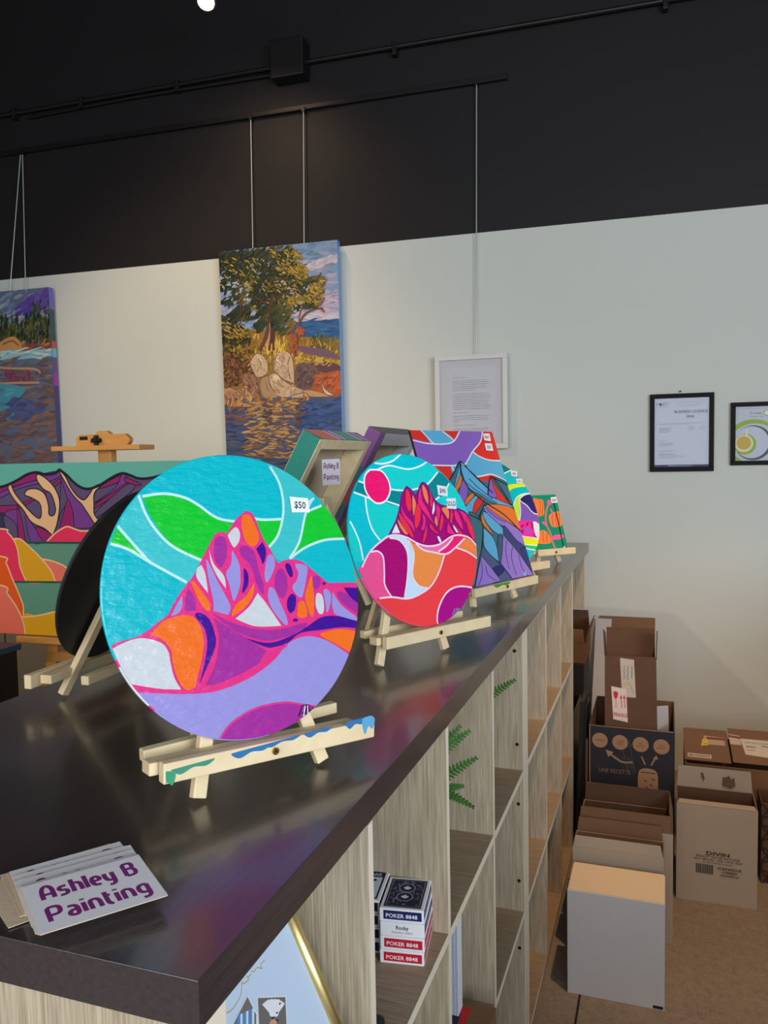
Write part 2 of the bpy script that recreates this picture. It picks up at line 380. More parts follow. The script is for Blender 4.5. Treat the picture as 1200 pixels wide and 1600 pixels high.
# picture hanging rail and wires
m = MB(); m.fbox(FW, (-4.9, 3.272, 0), (wall_a(-.72), 3.300, .022), M_blackm)
m.fbox(FW, (-4.9, 3.272, .022), (wall_a(-.72), 3.278, .03), M_blackm)
tag(m.build('picture_rail', bevel=.002), 'long black picture hanging rail fixed across the black wall', 'rail')
def hang(x0, z0, x1, z1, label, c0=.024, c1=.03):
    t = thing('hanging_wire', label, 'wire', FR(wall_a(x1), z1, c1), 'picture hanging wires on the rail')
    m = MB(); m.tube(FR(wall_a(x0), z0, c0), FR(wall_a(x1), z1, c1), .0028, M_wire, 6); m.build('wire', t)
    m = MB(); m.fbox(FW, (wall_a(x0)-.008, 3.262, .006), (wall_a(x0)+.008, 3.285, .034), M_blackm); m.build('rail_hook', t)
hang(-2.047, 3.28, -2.053, 2.60, 'steel wire down to the left side of the tree painting')
hang(-1.753, 3.28, -1.765, 2.60, 'steel wire down to the right side of the tree painting')
hang(-.866, 3.28, -.88, 1.98, 'steel wire holding the white framed letter')
hang(-3.488, 3.26, -3.60, 2.50, 'left slanting wire of the pair above the shoreline painting')
hang(-3.474, 3.26, -3.49, 2.50, 'right wire of the pair above the shoreline painting')

# spot lamps hung from the ceiling
def lamp(x, y, z, label, tgt):
    t = thing('spot_lamp', label, 'lamp', (x, y, z), 'track spot lamps')
    d = np.array(tgt, float)-np.array([x, y, z]); d /= np.linalg.norm(d); p = np.array([x, y, z])
    m = MB(); m.tube(p+np.array([0, 0, .06]), (x, y, 4.35), .008, M_blackm); m.build('rod', t)
    m = MB(); m.tube(p-d*.12, p, .030, M_blackm, 20, .045); m.build('lamp_shade', t)
    m = MB(); m.tube(p+d*.001, p+d*.004, .036, M_bulb, 20); m.build('bulb', t)
L0 = CAM+ray(322, 3)/FPX*3.55
lamp(*L0, 'lit warm spot lamp hanging at the top edge of the picture', L0+np.array([.15, -.6, -1.0]))
spot('spot_lamp_beam', tuple(L0+np.array([0, 0, -.03])), tuple(L0+np.array([-.1, .55, -.9])), 14, (1, .7, .4), 120, 1.0, .04)

# ================================================================== COUNTER
TOPZ = 1.117; XF = -.318
for y0, y1, lab in ((.481, 1.8285, 'black laminate worktop section nearer the camera with name cards on it'), (1.8305, 3.555, 'black laminate worktop section at the far end by the wall')):
    m = MB(); m.box((-.996, y0, TOPZ-.0385), (XF, y1, TOPZ), M_slab)
    tag(m.build('worktop', bevel=.0006), lab, 'worktop')
def unit(name, y0, y1, divs, x1, x0, label, holes=False, group=None):
    zt = TOPZ-.0385; zb = 0.0
    t = thing('shelf_unit', label, 'shelf unit', ((x0+x1)/2, (y0+y1)/2, 0), group)
    E = {'+x': M_edge, '-x': M_edge}
    zs = (.735, .385)
    m = MB(); m.box((x0, y0+.0351, zt-.006), (x1-(.03 if holes else 0), y1-.0351, zt), M_oakh, side=E); m.build('top_panel', t)
    m = MB(); m.box((x0, y0+.0351, .035), (x1, y1-.0351, .0515), M_oakh, side=E); m.build('base_panel', t)
    m = MB(); m.box((x0+.02, y0+.0351, 0), (x1-.02, y1-.0351, .0349), M_oakh); m.build('plinth', t)
    for a, b in ((y0, y0+.035), (y1-.035, y1)):
        m = MB(); m.box((x0, a, 0), (x1, b, zt), M_oakv, side=E); e = m.build('end_panel', t, bevel=.0008)
        if holes and a > y0:
            for q in ((804, 1017), (808, 1163), (810, 1256), (811, 1376), (812, 1481)):
                q = on_y(*q, a); k = MB(); k.tube((q[0], a-.0012, q[2]), (q[0], a+.001, q[2]), .0042, M_dark, 10); k.build('fixing_screw', e)
    ys = [y0+.035]
    for d in divs:
        m = MB(); m.box((x0, d, .0516), (x1, d+.016, zt-.0061), M_oakv, side=E); m.build('divider', t, bevel=.0006)
        ys += [d, d+.016]
    ys.append(y1-.035)
    for z in zs:
        for a, b in zip(ys[::2], ys[1::2]):
            m = MB(); m.box((x0, a+.0001, z-.008), (x1, b-.0001, z+.008), M_oakh, side=E); m.build('shelf', t)
    return t
D1 = (.840, 1.185, 1.535); D2 = (2.272, 2.610)
unit('a', .490, 1.920, D1, XF-.004, XF-.334, 'grey oak cube shelf unit nearer the camera holding playing card boxes', True)
unit('b', 1.9215, 2.975, D2, XF-.004, XF-.334, 'empty grey oak cube shelf unit at the far end towards the wall')
unit('c', .490, 1.920, D1, XF-.336, XF-.666, 'rear grey oak shelf unit backing onto the card box unit')
unit('d', 1.9215, 2.975, D2, XF-.336, XF-.666, 'rear grey oak shelf unit backing onto the empty unit')
m = MB(); m.box((-.95, 3.42, TOPZ-.0385-.225), (XF-.006, 3.436, TOPZ-.0386), M_oakv, side={'+x': M_edge}); m.box((-.95, 3.42, 0), (-.93, 3.436, TOPZ-.26), M_oakv)
tag(m.build('apron_panel'), 'grey oak apron board under the overhanging far end of the worktop', 'panel')

# ================================================================== EASELS AND ARTWORKS
def nvec(az, ti): return np.array([math.cos(az)*math.cos(ti), math.sin(az)*math.cos(ti), math.sin(ti)])
def easel(b, az, ti, label, zl=.052, half=.15, splay=.083, top=.30, cross=-.053, smear=None, mid=0.0, thick=.012, roll=0.0, dn=0.0, legs=None):
    """b: point on the table under the picture's lower front edge; the picture rests on the ledge at height zl"""
    n = np.array([math.cos(az), math.sin(az), 0]); tt = np.array([-math.sin(az), math.cos(az), 0]); z = np.array([0, 0, 1.0])
    O = np.array([b[0], b[1], TOPZ+.0004]); P = lambda a, c, h: O+n*a+tt*c+z*h
    t = thing('tabletop_easel', label, 'easel', tuple(O), 'small pine tabletop easels')
    s = math.tan(ti); back = -thick/math.cos(ti)
    nb = lambda h: back-.0075-(h-zl)*s                               # leg centre line just behind the picture
    l0, l1 = legs or (-splay, splay)
    for c in (l0, l1):
        m = MB(); m.bar(P(nb(.004)-.0, mid+c, .0045), P(nb(top), mid+c*.12, top), .0165, .011, M_pine, up=tuple(n)); m.build('leg', t, bevel=.0015)
    m = MB(); m.bar(P(nb(top)-.012, mid, top-.005), P(nb(top)-.012-top*.42, mid, .006), .0165, .011, M_pine, up=tuple(n)); m.build('rear_leg', t, bevel=.0015)
    m = MB(); m.bar(P(nb(top)-.006, mid-.022, top-.002), P(nb(top)-.006, mid+.022, top-.002), .022, .022, M_pine); hb = m.build('head_block', t, bevel=.0015)
    m = MB(); m.tube(P(nb(top)-.006, mid-.026, top-.002), P(nb(top)-.006, mid+.026, top-.002), .004, M_dark, 10); m.build('pivot_bolt', hb)
    ra = math.tan(roll)
    m = MB(); m.bar(P(.013, mid-half+.012, zl-.010-ra*half), P(.013, mid+half, zl-.010+ra*half), .013, .022, M_pine, up=(0, 0, 1)); fb = m.build('front_bar', t, bevel=.0015)
    m = MB(); m.bar(P(-.004+back/2+.002, mid-half+.004, zl-.0085-ra*half), P(-.004+back/2+.002, mid+half-.015, zl-.0085+ra*half), abs(back)+.008, .014, M_pine); m.build('ledge', t, bevel=.0015)
    m = MB(); m.bar(P(cross, mid-half+.018, zl-.004), P(cross, mid+half-.01, zl-.004), .014, .014, M_pine); m.build('cross_bar', t, bevel=.0015)
    m = MB(); m.tube(P(.0195, mid+.0, zl-.010), P(.0225, mid+.0, zl-.010), .0042, M_brass, 12); m.tube(P(.0225, mid, zl-.010), P(.0228, mid, zl-.010), .0018, M_dark, 6); m.build('screw', fb)
    if smear:
        F = frame(P(.0197, mid, zl-.010), n); D = Draw(F, mat=M_satin, z0=1e-4)
        for x, y, w, h, c in smear:
            D.clip = rect(-half+.014, -.0105, half, .0105)
            D.fill([(x-w/2, y+h*.3), (x-w*.2, y+h*.5), (x+w*.25, y+h*.45), (x+w/2, y+h*.2), (x+w*.3, y-h*.3), (x, y-h*.1), (x-w*.3, y-h*.5)], c, plane=True)
        D.mb.build('paint_smears', fb)
    return t
def disc(F, r, th, rim, label, draw, name='round_painting', back=None, gain=1.08):
    """round board whose painted front lies in the plane F"""
    t = thing(name, label, 'painting', fmat(F))
    m = MB(); m.lathe(F, [(r-.0015, -th), (r, -th+.0015), (r, -.0015), (r-.0015, 0)], M_gloss if not back else back, 120, (lambda a: lin(next(c for lim, c in rim if a < lim))) if isinstance(rim, list) else lin(rim)); m.build('board', t)
    if draw:
        D = Draw(F, clip=circle(r-.0012, 80), mat=M_gloss, gain=gain); draw(D); D.clip = None; D.mb.build('painted_face', t)
    return t
def sticker(t, F, T, quad, txt, size=.013, h=.0022, col=(40, 44, 54), xs=.9):
    """small white price sticker; quad traced top-left, top-right, bottom-right, bottom-left"""
    O, u, v, n = F; F2 = (O+n*h, u, v, n); D = Draw(F2, T, mat=M_print)
    q = [D.p2(p) for p in quad]; D.mb.add([F2[0]+u*p[0]+v*p[1]-n*.0006 for p in q[::-1]], [(0, 1, 2, 3)], M_print, D.col((226, 232, 240)))
    D.raw(q[::-1], (226, 232, 240)); D.z += 2e-5; e = q[1]-q[0]; ang = math.atan2(e[1], e[0]); c = sum(q)/4
    hh = np.linalg.norm(q[0]-q[3]); up = np.array([-math.sin(ang), math.cos(ang)])
    D.text(txt, c-up*hh*.22, hh*.62, col, xs=xs, ang=ang, align='CENTER', bold=hh*.012); D.mb.build('price_sticker', t)

# ---- A: the large turquoise disc with the pink mountain
FA = frame(CAM+np.array([-.4688, .8305, -.1532]), nvec(-.5498, .2213)); RA = .1668
PK = (240, 50, 140); CY = (0, 190, 205); CY2 = (60, 200, 205); GR = (10, 205, 50); LN = (200, 240, 240); LV = (160, 152, 222)
OR = (255, 116, 30); PU = (170, 45, 160); NV = (64, 4, 150); WH = (212, 218, 222)
def draw_A(D):
    D.T = (140, 700, .383333); w = .0032
    D.fill([(-50, -20), (1200, -20), (1200, 1300), (-50, 1300)], CY, sm=False)
    D.fill([(190, 165), (240, 290), (330, 400), (450, 460), (450, 560), (390, 550), (230, 455), (100, 300), (60, 230)], CY2)
    D.fill([(730, 60), (775, 150), (790, 250), (760, 360), (720, 400), (740, 440), (830, 450), (880, 260), (920, 190), (1000, 150), (900, 60)], CY2)
    D.fill([(215, 197), (215, 197), (300, 186), (380, 200), (440, 230), (520, 285), (600, 300), (600, 300), (460, 460), (460, 460), (380, 430), (300, 355), (245, 270)], GR)
    D.fill([(640, 280), (640, 280), (700, 292), (785, 290), (785, 290), (770, 345), (735, 400), (735, 400), (690, 380)], GR)
    D.fill([(92, 296), (92, 296), (150, 360), (235, 455), (235, 455), (150, 410), (60, 384), (60, 384)], GR)
    D.fill([(880, 268), (880, 268), (940, 235), (1010, 200), (1060, 370), (1060, 370), (960, 375), (880, 405), (815, 450), (815, 450), (850, 380)], GR)
    for l in ([(190, 165), (240, 290), (330, 395), (455, 458)], [(215, 197), (300, 186), (380, 200), (440, 230), (520, 285), (610, 302)],
              [(90, 292), (150, 360), (235, 455), (250, 465)], [(55, 384), (150, 410), (250, 468), (395, 548)],
              [(735, 75), (775, 150), (790, 250), (770, 350), (730, 405)], [(640, 280), (700, 292), (785, 290)],
              [(910, 205), (880, 268), (855, 380), (815, 450)], [(880, 262), (920, 245), (945, 235)], [(815, 452), (880, 405), (960, 375), (1040, 370)], [(890, 222), (915, 205)]):
        D.stroke(l, w, LN)
    D.T = (250, 780, .266667)   # zoomed middle part
    # pink ground of the mountain, the valley and the lavender snow field
    D.fill([(-300, 880), (-120, 800), (0, 712), (45, 680), (45, 680), (110, 560), (200, 440), (260, 320), (320, 205), (320, 205), (360, 190), (390, 205), (390, 205), (440, 125), (500, 68), (500, 68), (545, 90), (600, 220), (650, 300), (690, 375), (690, 375), (740, 355), (820, 360), (900, 420), (985, 490), (985, 490), (1160, 490), (1240, 520), (1240, 950), (900, 900), (600, 1050), (350, 1140), (100, 1150), (-250, 1130)], PK)
    D.fill([(-420, 1118), (-200, 1130), (0, 1138), (150, 1142), (330, 1125), (520, 1050), (660, 950), (740, 855), (820, 810), (900, 805), (1000, 840), (1120, 920), (1200, 980), (1200, 980), (1200, 1700), (1200, 1700), (-420, 1700), (-420, 1700)], LV)
    sh = [([(500, 90), (530, 100), (560, 160), (580, 230), (560, 270), (530, 275), (495, 235), (478, 160), (480, 105)], OR),
     ([(440, 165), (465, 190), (465, 240), (440, 280), (425, 275), (400, 225), (400, 205)], WH),
     ([(350, 215), (385, 240), (390, 330), (365, 392), (345, 395), (318, 340), (315, 270), (325, 230)], PU),
     ([(470, 280), (510, 275), (555, 320), (580, 420), (605, 500), (605, 560), (570, 510), (530, 390), (475, 330)], PU),
     ([(600, 250), (600, 250), (620, 300), (615, 350), (600, 380), (590, 350), (562, 292), (562, 292)], NV),
     ([(645, 322), (668, 345), (670, 400), (640, 470), (620, 485), (612, 430), (625, 350)], LV),
     ([(745, 375), (765, 390), (778, 440), (765, 458), (745, 430), (732, 390)], NV),
     ([(710, 405), (740, 450), (745, 520), (725, 575), (700, 570), (672, 510), (675, 440)], PU),
     ([(795, 378), (860, 395), (855, 470), (840, 545), (825, 578), (790, 550), (775, 510), (800, 475), (808, 430), (795, 400)], LV),
     ([(645, 515), (670, 530), (700, 600), (740, 690), (745, 735), (720, 725), (660, 650), (632, 580), (635, 530)], LV),
     ([(770, 555), (795, 575), (790, 640), (765, 668), (745, 640), (745, 590)], NV),
     ([(285, 295), (285, 295), (315, 380), (360, 430), (380, 470), (385, 525), (385, 525), (340, 460), (300, 380)], WH),
     ([(420, 305), (440, 330), (465, 390), (468, 500), (440, 585), (425, 585), (405, 500), (385, 435), (415, 380)], LV),
     ([(490, 405), (515, 440), (515, 500), (490, 545), (480, 540), (490, 480)], NV),
     ([(240, 385), (240, 385), (265, 440), (280, 550), (280, 550), (240, 500), (212, 455), (215, 410)], WH),
     ([(180, 482), (205, 490), (250, 550), (290, 605), (290, 650), (265, 648), (225, 590), (190, 510)], OR),
     ([(268, 355), (290, 385), (330, 470), (380, 560), (412, 630), (400, 678), (400, 678), (312, 655), (312, 655), (310, 590), (285, 480)], LV),
     ([(550, 490), (550, 490), (545, 560), (500, 630), (420, 692), (420, 692), (420, 660), (450, 610), (500, 570)], OR),
     ([(570, 550), (570, 550), (620, 610), (710, 742), (710, 742), (560, 745), (440, 700), (440, 700), (520, 630)], WH),
     ([(165, 520), (165, 520), (205, 590), (205, 640), (190, 655), (148, 650), (148, 600)], PU),
     ([(130, 565), (130, 565), (128, 630), (105, 670), (62, 685), (62, 685), (100, 610)], LV),
     ([(885, 450), (900, 560), (898, 680), (880, 683), (852, 600), (848, 555), (865, 500)], OR),
     ([(810, 605), (840, 600), (860, 650), (855, 690), (805, 690), (805, 640)], OR),
     ([(905, 450), (930, 455), (940, 490), (920, 525), (895, 515), (895, 470)], PU),
     ([(950, 486), (972, 492), (955, 505)], (90, 30, 110)),
     ([(915, 555), (945, 560), (958, 610), (955, 665), (930, 670), (910, 620)], WH),
     ([(955, 535), (980, 530), (1000, 560), (995, 620), (975, 665), (965, 600)], LV),
     ([(1008, 540), (1008, 540), (1060, 620), (1150, 690), (1180, 720), (1180, 720), (1120, 705), (1020, 675), (1020, 675), (1005, 620)], LV),
     ([(1040, 545), (1090, 555), (1150, 610), (1200, 650), (1200, 690), (1140, 660), (1060, 600)], PU),
     ([(1075, 518), (1075, 518), (1200, 520), (1200, 520), (1200, 640), (1200, 640), (1120, 580)], NV),
     ([(775, 712), (790, 698), (808, 710), (790, 718)], NV),
     ([(0, 730), (60, 695), (140, 680), (200, 695), (240, 760), (255, 840), (240, 950), (205, 1100), (205, 1100), (150, 1118), (100, 1050), (70, 950), (60, 880), (0, 815), (-60, 795), (-60, 795)], OR),
     ([(-370, 960), (-250, 860), (-120, 815), (0, 840), (45, 890), (60, 960), (80, 1040), (120, 1115), (120, 1115), (-100, 1110), (-250, 1085), (-290, 1080)], WH),
     ([(205, 672), (240, 668), (290, 710), (325, 820), (310, 900), (270, 990), (230, 1085), (230, 1085), (262, 950), (275, 850), (260, 760), (215, 700)], NV),
     ([(310, 695), (310, 695), (380, 740), (480, 800), (620, 890), (620, 890), (560, 980), (460, 1040), (360, 1080), (265, 1090), (265, 1090), (320, 980), (345, 840), (330, 740)], PU),
     ([(310, 672), (310, 672), (450, 735), (650, 768), (860, 722), (860, 722), (840, 765), (760, 800), (620, 830), (480, 790), (380, 730)], PU),
     ([(505, 815), (505, 815), (640, 842), (780, 795), (870, 740), (950, 690), (1050, 688), (1200, 730), (1200, 730), (1200, 765), (1200, 765), (1080, 750), (950, 765), (820, 785), (740, 845), (640, 872), (640, 872), (570, 850)], NV),
     ([(935, 795), (1000, 768), (1080, 762), (1200, 785), (1200, 785), (1200, 960), (1200, 960), (1120, 905), (1030, 850)], OR)]
    for p, c in sh: D.fill(p, c)
    D.stroke([(-260, 1075), (-100, 1108), (60, 1128), (200, 1125), (380, 1075), (560, 985), (740, 850)], .004, PK)
    D.T = (140, 700, .383333)
    D.outl([(525, 1195), (525, 1195), (580, 1120), (680, 1060), (790, 1038), (860, 1045), (960, 1060), (960, 1060), (900, 1240), (700, 1300)], PU, .0022, PK)
    for a in ([(850, 1095), (865, 1050), (880, 1050)], [(862, 1080), (882, 1080)], [(880, 1100), (882, 1045)], [(895, 1095), (890, 1045), (910, 1060), (895, 1070), (912, 1080), (897, 1095)]):
        D.stroke(a, .0022, (40, 30, 60), sm=False)
    for a in ([(870, 1095), (876, 1050)], [(888, 1092), (886, 1050)]): D.stroke(a, .0014, (235, 235, 245), sm=False)
RIMA = [(3, PK), (199, CY), (202, PK), (218, WH), (222, PK), (274, LV), (306, PU), (334, LV), (349, OR), (354, NV), (361, PU)]
tA = disc(FA, RA, .006, RIMA, 'large turquoise and pink round mountain painting priced $50, nearest the camera', draw_A, gain=.8)
sticker(tA, FA, (140, 700, .383333), [(815, 198), (890, 205), (898, 262), (825, 262)], '$50')
bA = FA[0]-FA[2]*RA
BL = (50, 112, 168); TE = (66, 140, 116)
easel(bA, -.5498, .2213, 'pine tabletop easel with blue paint smears under the large turquoise disc', .055, .145, .083, .25, roll=-.05, mid=.003,
      smear=[(-.10, .008, .05, .010, TE), (-.13, 0, .02, .02, (60, 150, 110)), (-.03, .007, .05, .009, BL), (.01, .009, .05, .008, BL), (.06, .008, .04, .008, BL), (.115, .006, .03, .010, BL), (.135, 0, .02, .022, (90, 160, 200))])

# ---- B: the second disc, red and orange dunes
FB = frame(CAM+np.array([-.465, 1.5145, -.1557])*(.316/.323), nvec(-.4787, .2596)); RB = .1731*(.316/.323)
def draw_B(D):
    D.T = (540, 700, .183333); w = .0034; LW = (225, 245, 250)
    C1 = (0, 190, 205); C2 = (20, 205, 200); T1 = (0, 132, 140)
    D.fill([(-100, -50), (1300, -50), (1300, 1700), (-100, 1700)], C1, sm=False)
    D.fill([(280, 180), (370, 150), (520, 180), (620, 160), (690, 120), (800, 200), (790, 200), (700, 300), (600, 350), (480, 365), (370, 350), (330, 230)], C2)
    D.fill([(215, 115), (300, 135), (400, 110), (480, 40), (300, 20)], C2)
    D.fill([(165, 430), (260, 475), (340, 460), (460, 490), (380, 730), (290, 780), (220, 680), (180, 560)], C2)
    D.fill([(30, 620), (80, 700), (120, 800), (150, 950), (60, 950), (20, 800)], C2)
    D.fill([(80, 275), (160, 300), (200, 420), (160, 410), (30, 375)], T1, sm=False)
    D.fill([(370, 350), (480, 365), (600, 350), (720, 300), (790, 205), (890, 300), (860, 380), (770, 440), (700, 500), (500, 500), (340, 460)], T1)
    D.fill([(770, 440), (860, 400), (880, 300), (1000, 380), (1060, 560), (900, 560)], C2, sm=False)
    for l in ([(215, 115), (300, 135), (400, 110), (480, 40)], [(270, 185), (370, 150), (520, 180), (620, 160), (690, 120)], [(370, 350), (480, 362), (600, 350), (700, 305), (785, 205)],
              [(75, 270), (160, 300)], [(55, 372), (170, 415), (290, 470)], [(350, 455), (460, 490)], [(168, 420), (185, 560), (225, 690), (295, 790)], [(38, 625), (90, 730), (125, 830), (150, 960)],
              [(765, 440), (800, 415)], [(860, 345), (880, 300)]): D.stroke(l, w, LW)
    D.outl([(240, 185), (310, 200), (365, 280), (378, 370), (340, 450), (270, 472), (210, 430), (165, 350), (160, 250), (195, 195)], (242, 20, 110), w, LW)
    # mountain
    MO = (104, 22, 120); MG = (165, 0, 112)
    D.outl([(365, 750), (365, 750), (430, 620), (460, 510), (480, 400), (520, 328), (520, 328), (560, 360), (600, 400), (640, 310), (665, 298), (700, 330), (750, 430), (800, 480), (860, 500), (960, 520), (1040, 570), (1100, 700), (1110, 820), (1110, 820), (1000, 900), (500, 900)], MG, w, MO)
    RD = (245, 45, 70); O2 = (255, 130, 70); HP = (240, 40, 120)
    for p, c in [([(520, 345), (550, 400), (562, 500), (545, 545), (515, 490), (508, 400)], RD), ([(570, 400), (600, 470), (590, 560), (575, 570), (565, 480)], O2),
      ([(655, 310), (690, 360), (705, 440), (700, 480), (670, 430), (650, 350)], O2), ([(610, 470), (640, 520), (635, 620), (600, 690), (585, 640), (590, 540)], RD),
      ([(705, 350), (740, 420), (735, 510), (715, 480), (720, 410)], RD), ([(750, 450), (760, 520), (742, 570), (735, 540)], (225, 235, 250)), ([(640, 340), (650, 440), (690, 510), (730, 600), (760, 660), (700, 590), (620, 480), (620, 380)], HP),
      ([(770, 480), (805, 520), (800, 590), (785, 640), (770, 560)], HP), ([(765, 575), (785, 630), (778, 670), (755, 630)], O2), ([(820, 560), (835, 620), (810, 710), (795, 690), (805, 610)], RD),
      ([(850, 500), (880, 540), (875, 610), (845, 570), (815, 520)], O2), ([(895, 520), (915, 570), (900, 650), (885, 620), (890, 560)], RD), ([(925, 530), (960, 560), (1000, 680), (985, 690), (930, 600)], HP),
      ([(960, 530), (1030, 570), (1060, 680), (1020, 640), (985, 570)], HP), ([(1035, 580), (1080, 680), (1100, 790), (1060, 740), (1030, 650)], RD), ([(450, 550), (510, 620), (560, 700), (580, 770), (540, 740), (470, 640)], RD),
      ([(440, 600), (480, 660), (530, 730), (500, 735), (450, 660)], O2), ([(470, 480), (500, 560), (570, 640), (590, 730), (560, 680), (480, 570)], HP), ([(650, 560), (680, 600), (670, 690), (640, 700), (655, 630)], HP),
      ([(690, 650), (690, 740), (665, 810), (650, 800), (665, 720)], RD), ([(720, 640), (760, 700), (790, 720), (770, 730), (715, 680)], RD), ([(870, 640), (900, 690), (930, 735), (870, 730), (860, 690)], HP), ([(930, 660), (1000, 740), (960, 735), (900, 660)], RD),
      ([(915, 655), (955, 715), (940, 722), (915, 680)], (225, 235, 250)), ([(775, 755), (795, 755), (815, 800), (795, 805)], (225, 235, 250))]:
        D.outl(p, c, .0014, MO, n=4)
    D.fill([(425, 645), (425, 645), (460, 725), (460, 725), (390, 728), (390, 728)], (222, 228, 244))
    # dunes
    RD2 = (250, 62, 68)
    D.fill([(120, 1030), (200, 890), (370, 745), (470, 750), (600, 810), (700, 835), (800, 810), (900, 750), (1000, 750), (1120, 830), (1250, 950), (1250, 1700), (0, 1700), (0, 1200)], RD2)
    D.fill([(370, 745), (470, 750), (530, 790), (580, 900), (570, 1080), (620, 1180), (700, 1200), (600, 1270), (500, 1285), (500, 1285), (525, 1100), (525, 920), (470, 800), (380, 770)], (200, 222, 244))
    D.fill([(210, 885), (300, 800), (370, 770), (430, 780), (500, 850), (528, 960), (520, 1120), (495, 1280), (495, 1280), (390, 1270), (340, 1190), (325, 1050), (320, 930), (270, 882)], (172, 0, 112))
    D.fill([(60, 1080), (125, 1010), (180, 920), (260, 880), (315, 920), (325, 1030), (325, 1160), (380, 1270), (380, 1270), (290, 1280), (290, 1280), (150, 1290)], (255, 82, 145))
    D.fill([(530, 785), (620, 850), (740, 890), (840, 905), (840, 905), (790, 1050), (690, 1195), (620, 1170), (565, 1070), (578, 920)], (255, 140, 70))
    D.fill([(590, 815), (700, 835), (800, 830), (910, 765), (910, 765), (830, 850), (790, 885), (700, 880), (640, 855)], (255, 110, 165))
    D.fill([(910, 765), (960, 755), (1010, 770), (930, 860), (830, 900), (785, 885), (850, 830)], (245, 30, 110))
    D.fill([(1010, 770), (1100, 820), (1140, 940), (1140, 960), (1050, 900), (930, 850), (930, 850)], (255, 130, 70))
    for l in ([(135, 1020), (200, 890), (300, 795), (370, 750), (450, 745), (530, 770), (610, 815), (700, 838), (800, 820), (900, 755), (980, 745), (1060, 775), (1130, 860)],
              [(210, 888), (270, 882), (315, 930), (325, 1060), (330, 1170), (390, 1275)], [(370, 768), (450, 785), (510, 860), (528, 960), (520, 1120), (497, 1280)], [(285, 1282), (390, 1272), (520, 1285), (620, 1250), (720, 1180), (790, 1060), (840, 905)],
              [(530, 785), (578, 900), (565, 1080), (620, 1175), (700, 1198)], [(590, 815), (660, 870), (740, 888), (850, 905), (930, 850), (1010, 770)], [(785, 885), (860, 830), (910, 765)], [(930, 848), (1040, 890), (1125, 950)]):
        D.stroke(l, w, (250, 215, 235))
    D.outl([(790, 1520), (780, 1400), (830, 1270), (900, 1200), (1000, 1180), (1150, 1210), (1150, 1210), (1100, 1500), (900, 1600)], (170, 0, 130), w, (250, 215, 235))
    for a in ([(905, 1425), (925, 1370), (930, 1420)], [(940, 1365), (945, 1430)], [(950, 1365), (955, 1420)], [(955, 1370), (975, 1385), (960, 1400), (975, 1415)]): D.stroke(a, .003, (110, 120, 190), sm=False)
RIMB = [(18, (165, 0, 112)), (202, (0, 190, 205)), (230, (255, 82, 145)), (278, (250, 62, 68)), (320, (170, 0, 130)), (350, (250, 62, 68)), (361, (255, 130, 70))]
tB = disc(FB, RB, .006, RIMB, 'round painting with magenta sun, red peaks and orange dunes marked $90 SOLD', draw_B)
TB = (540, 700, .183333)
sticker(tB, FB, TB, [(778, 315), (868, 330), (870, 412), (790, 400)], '$90'); sticker(tB, FB, TB, [(858, 430), (938, 428), (945, 520), (865, 515)], 'SOLD', xs=.8)
bB = FB[0]-FB[2]*RB
easel(bB, -.4787, .2596, 'clean pine tabletop easel under the red and orange disc', .057, .15, .083, .25, mid=-.005, roll=-.01, legs=(-.135, .04))

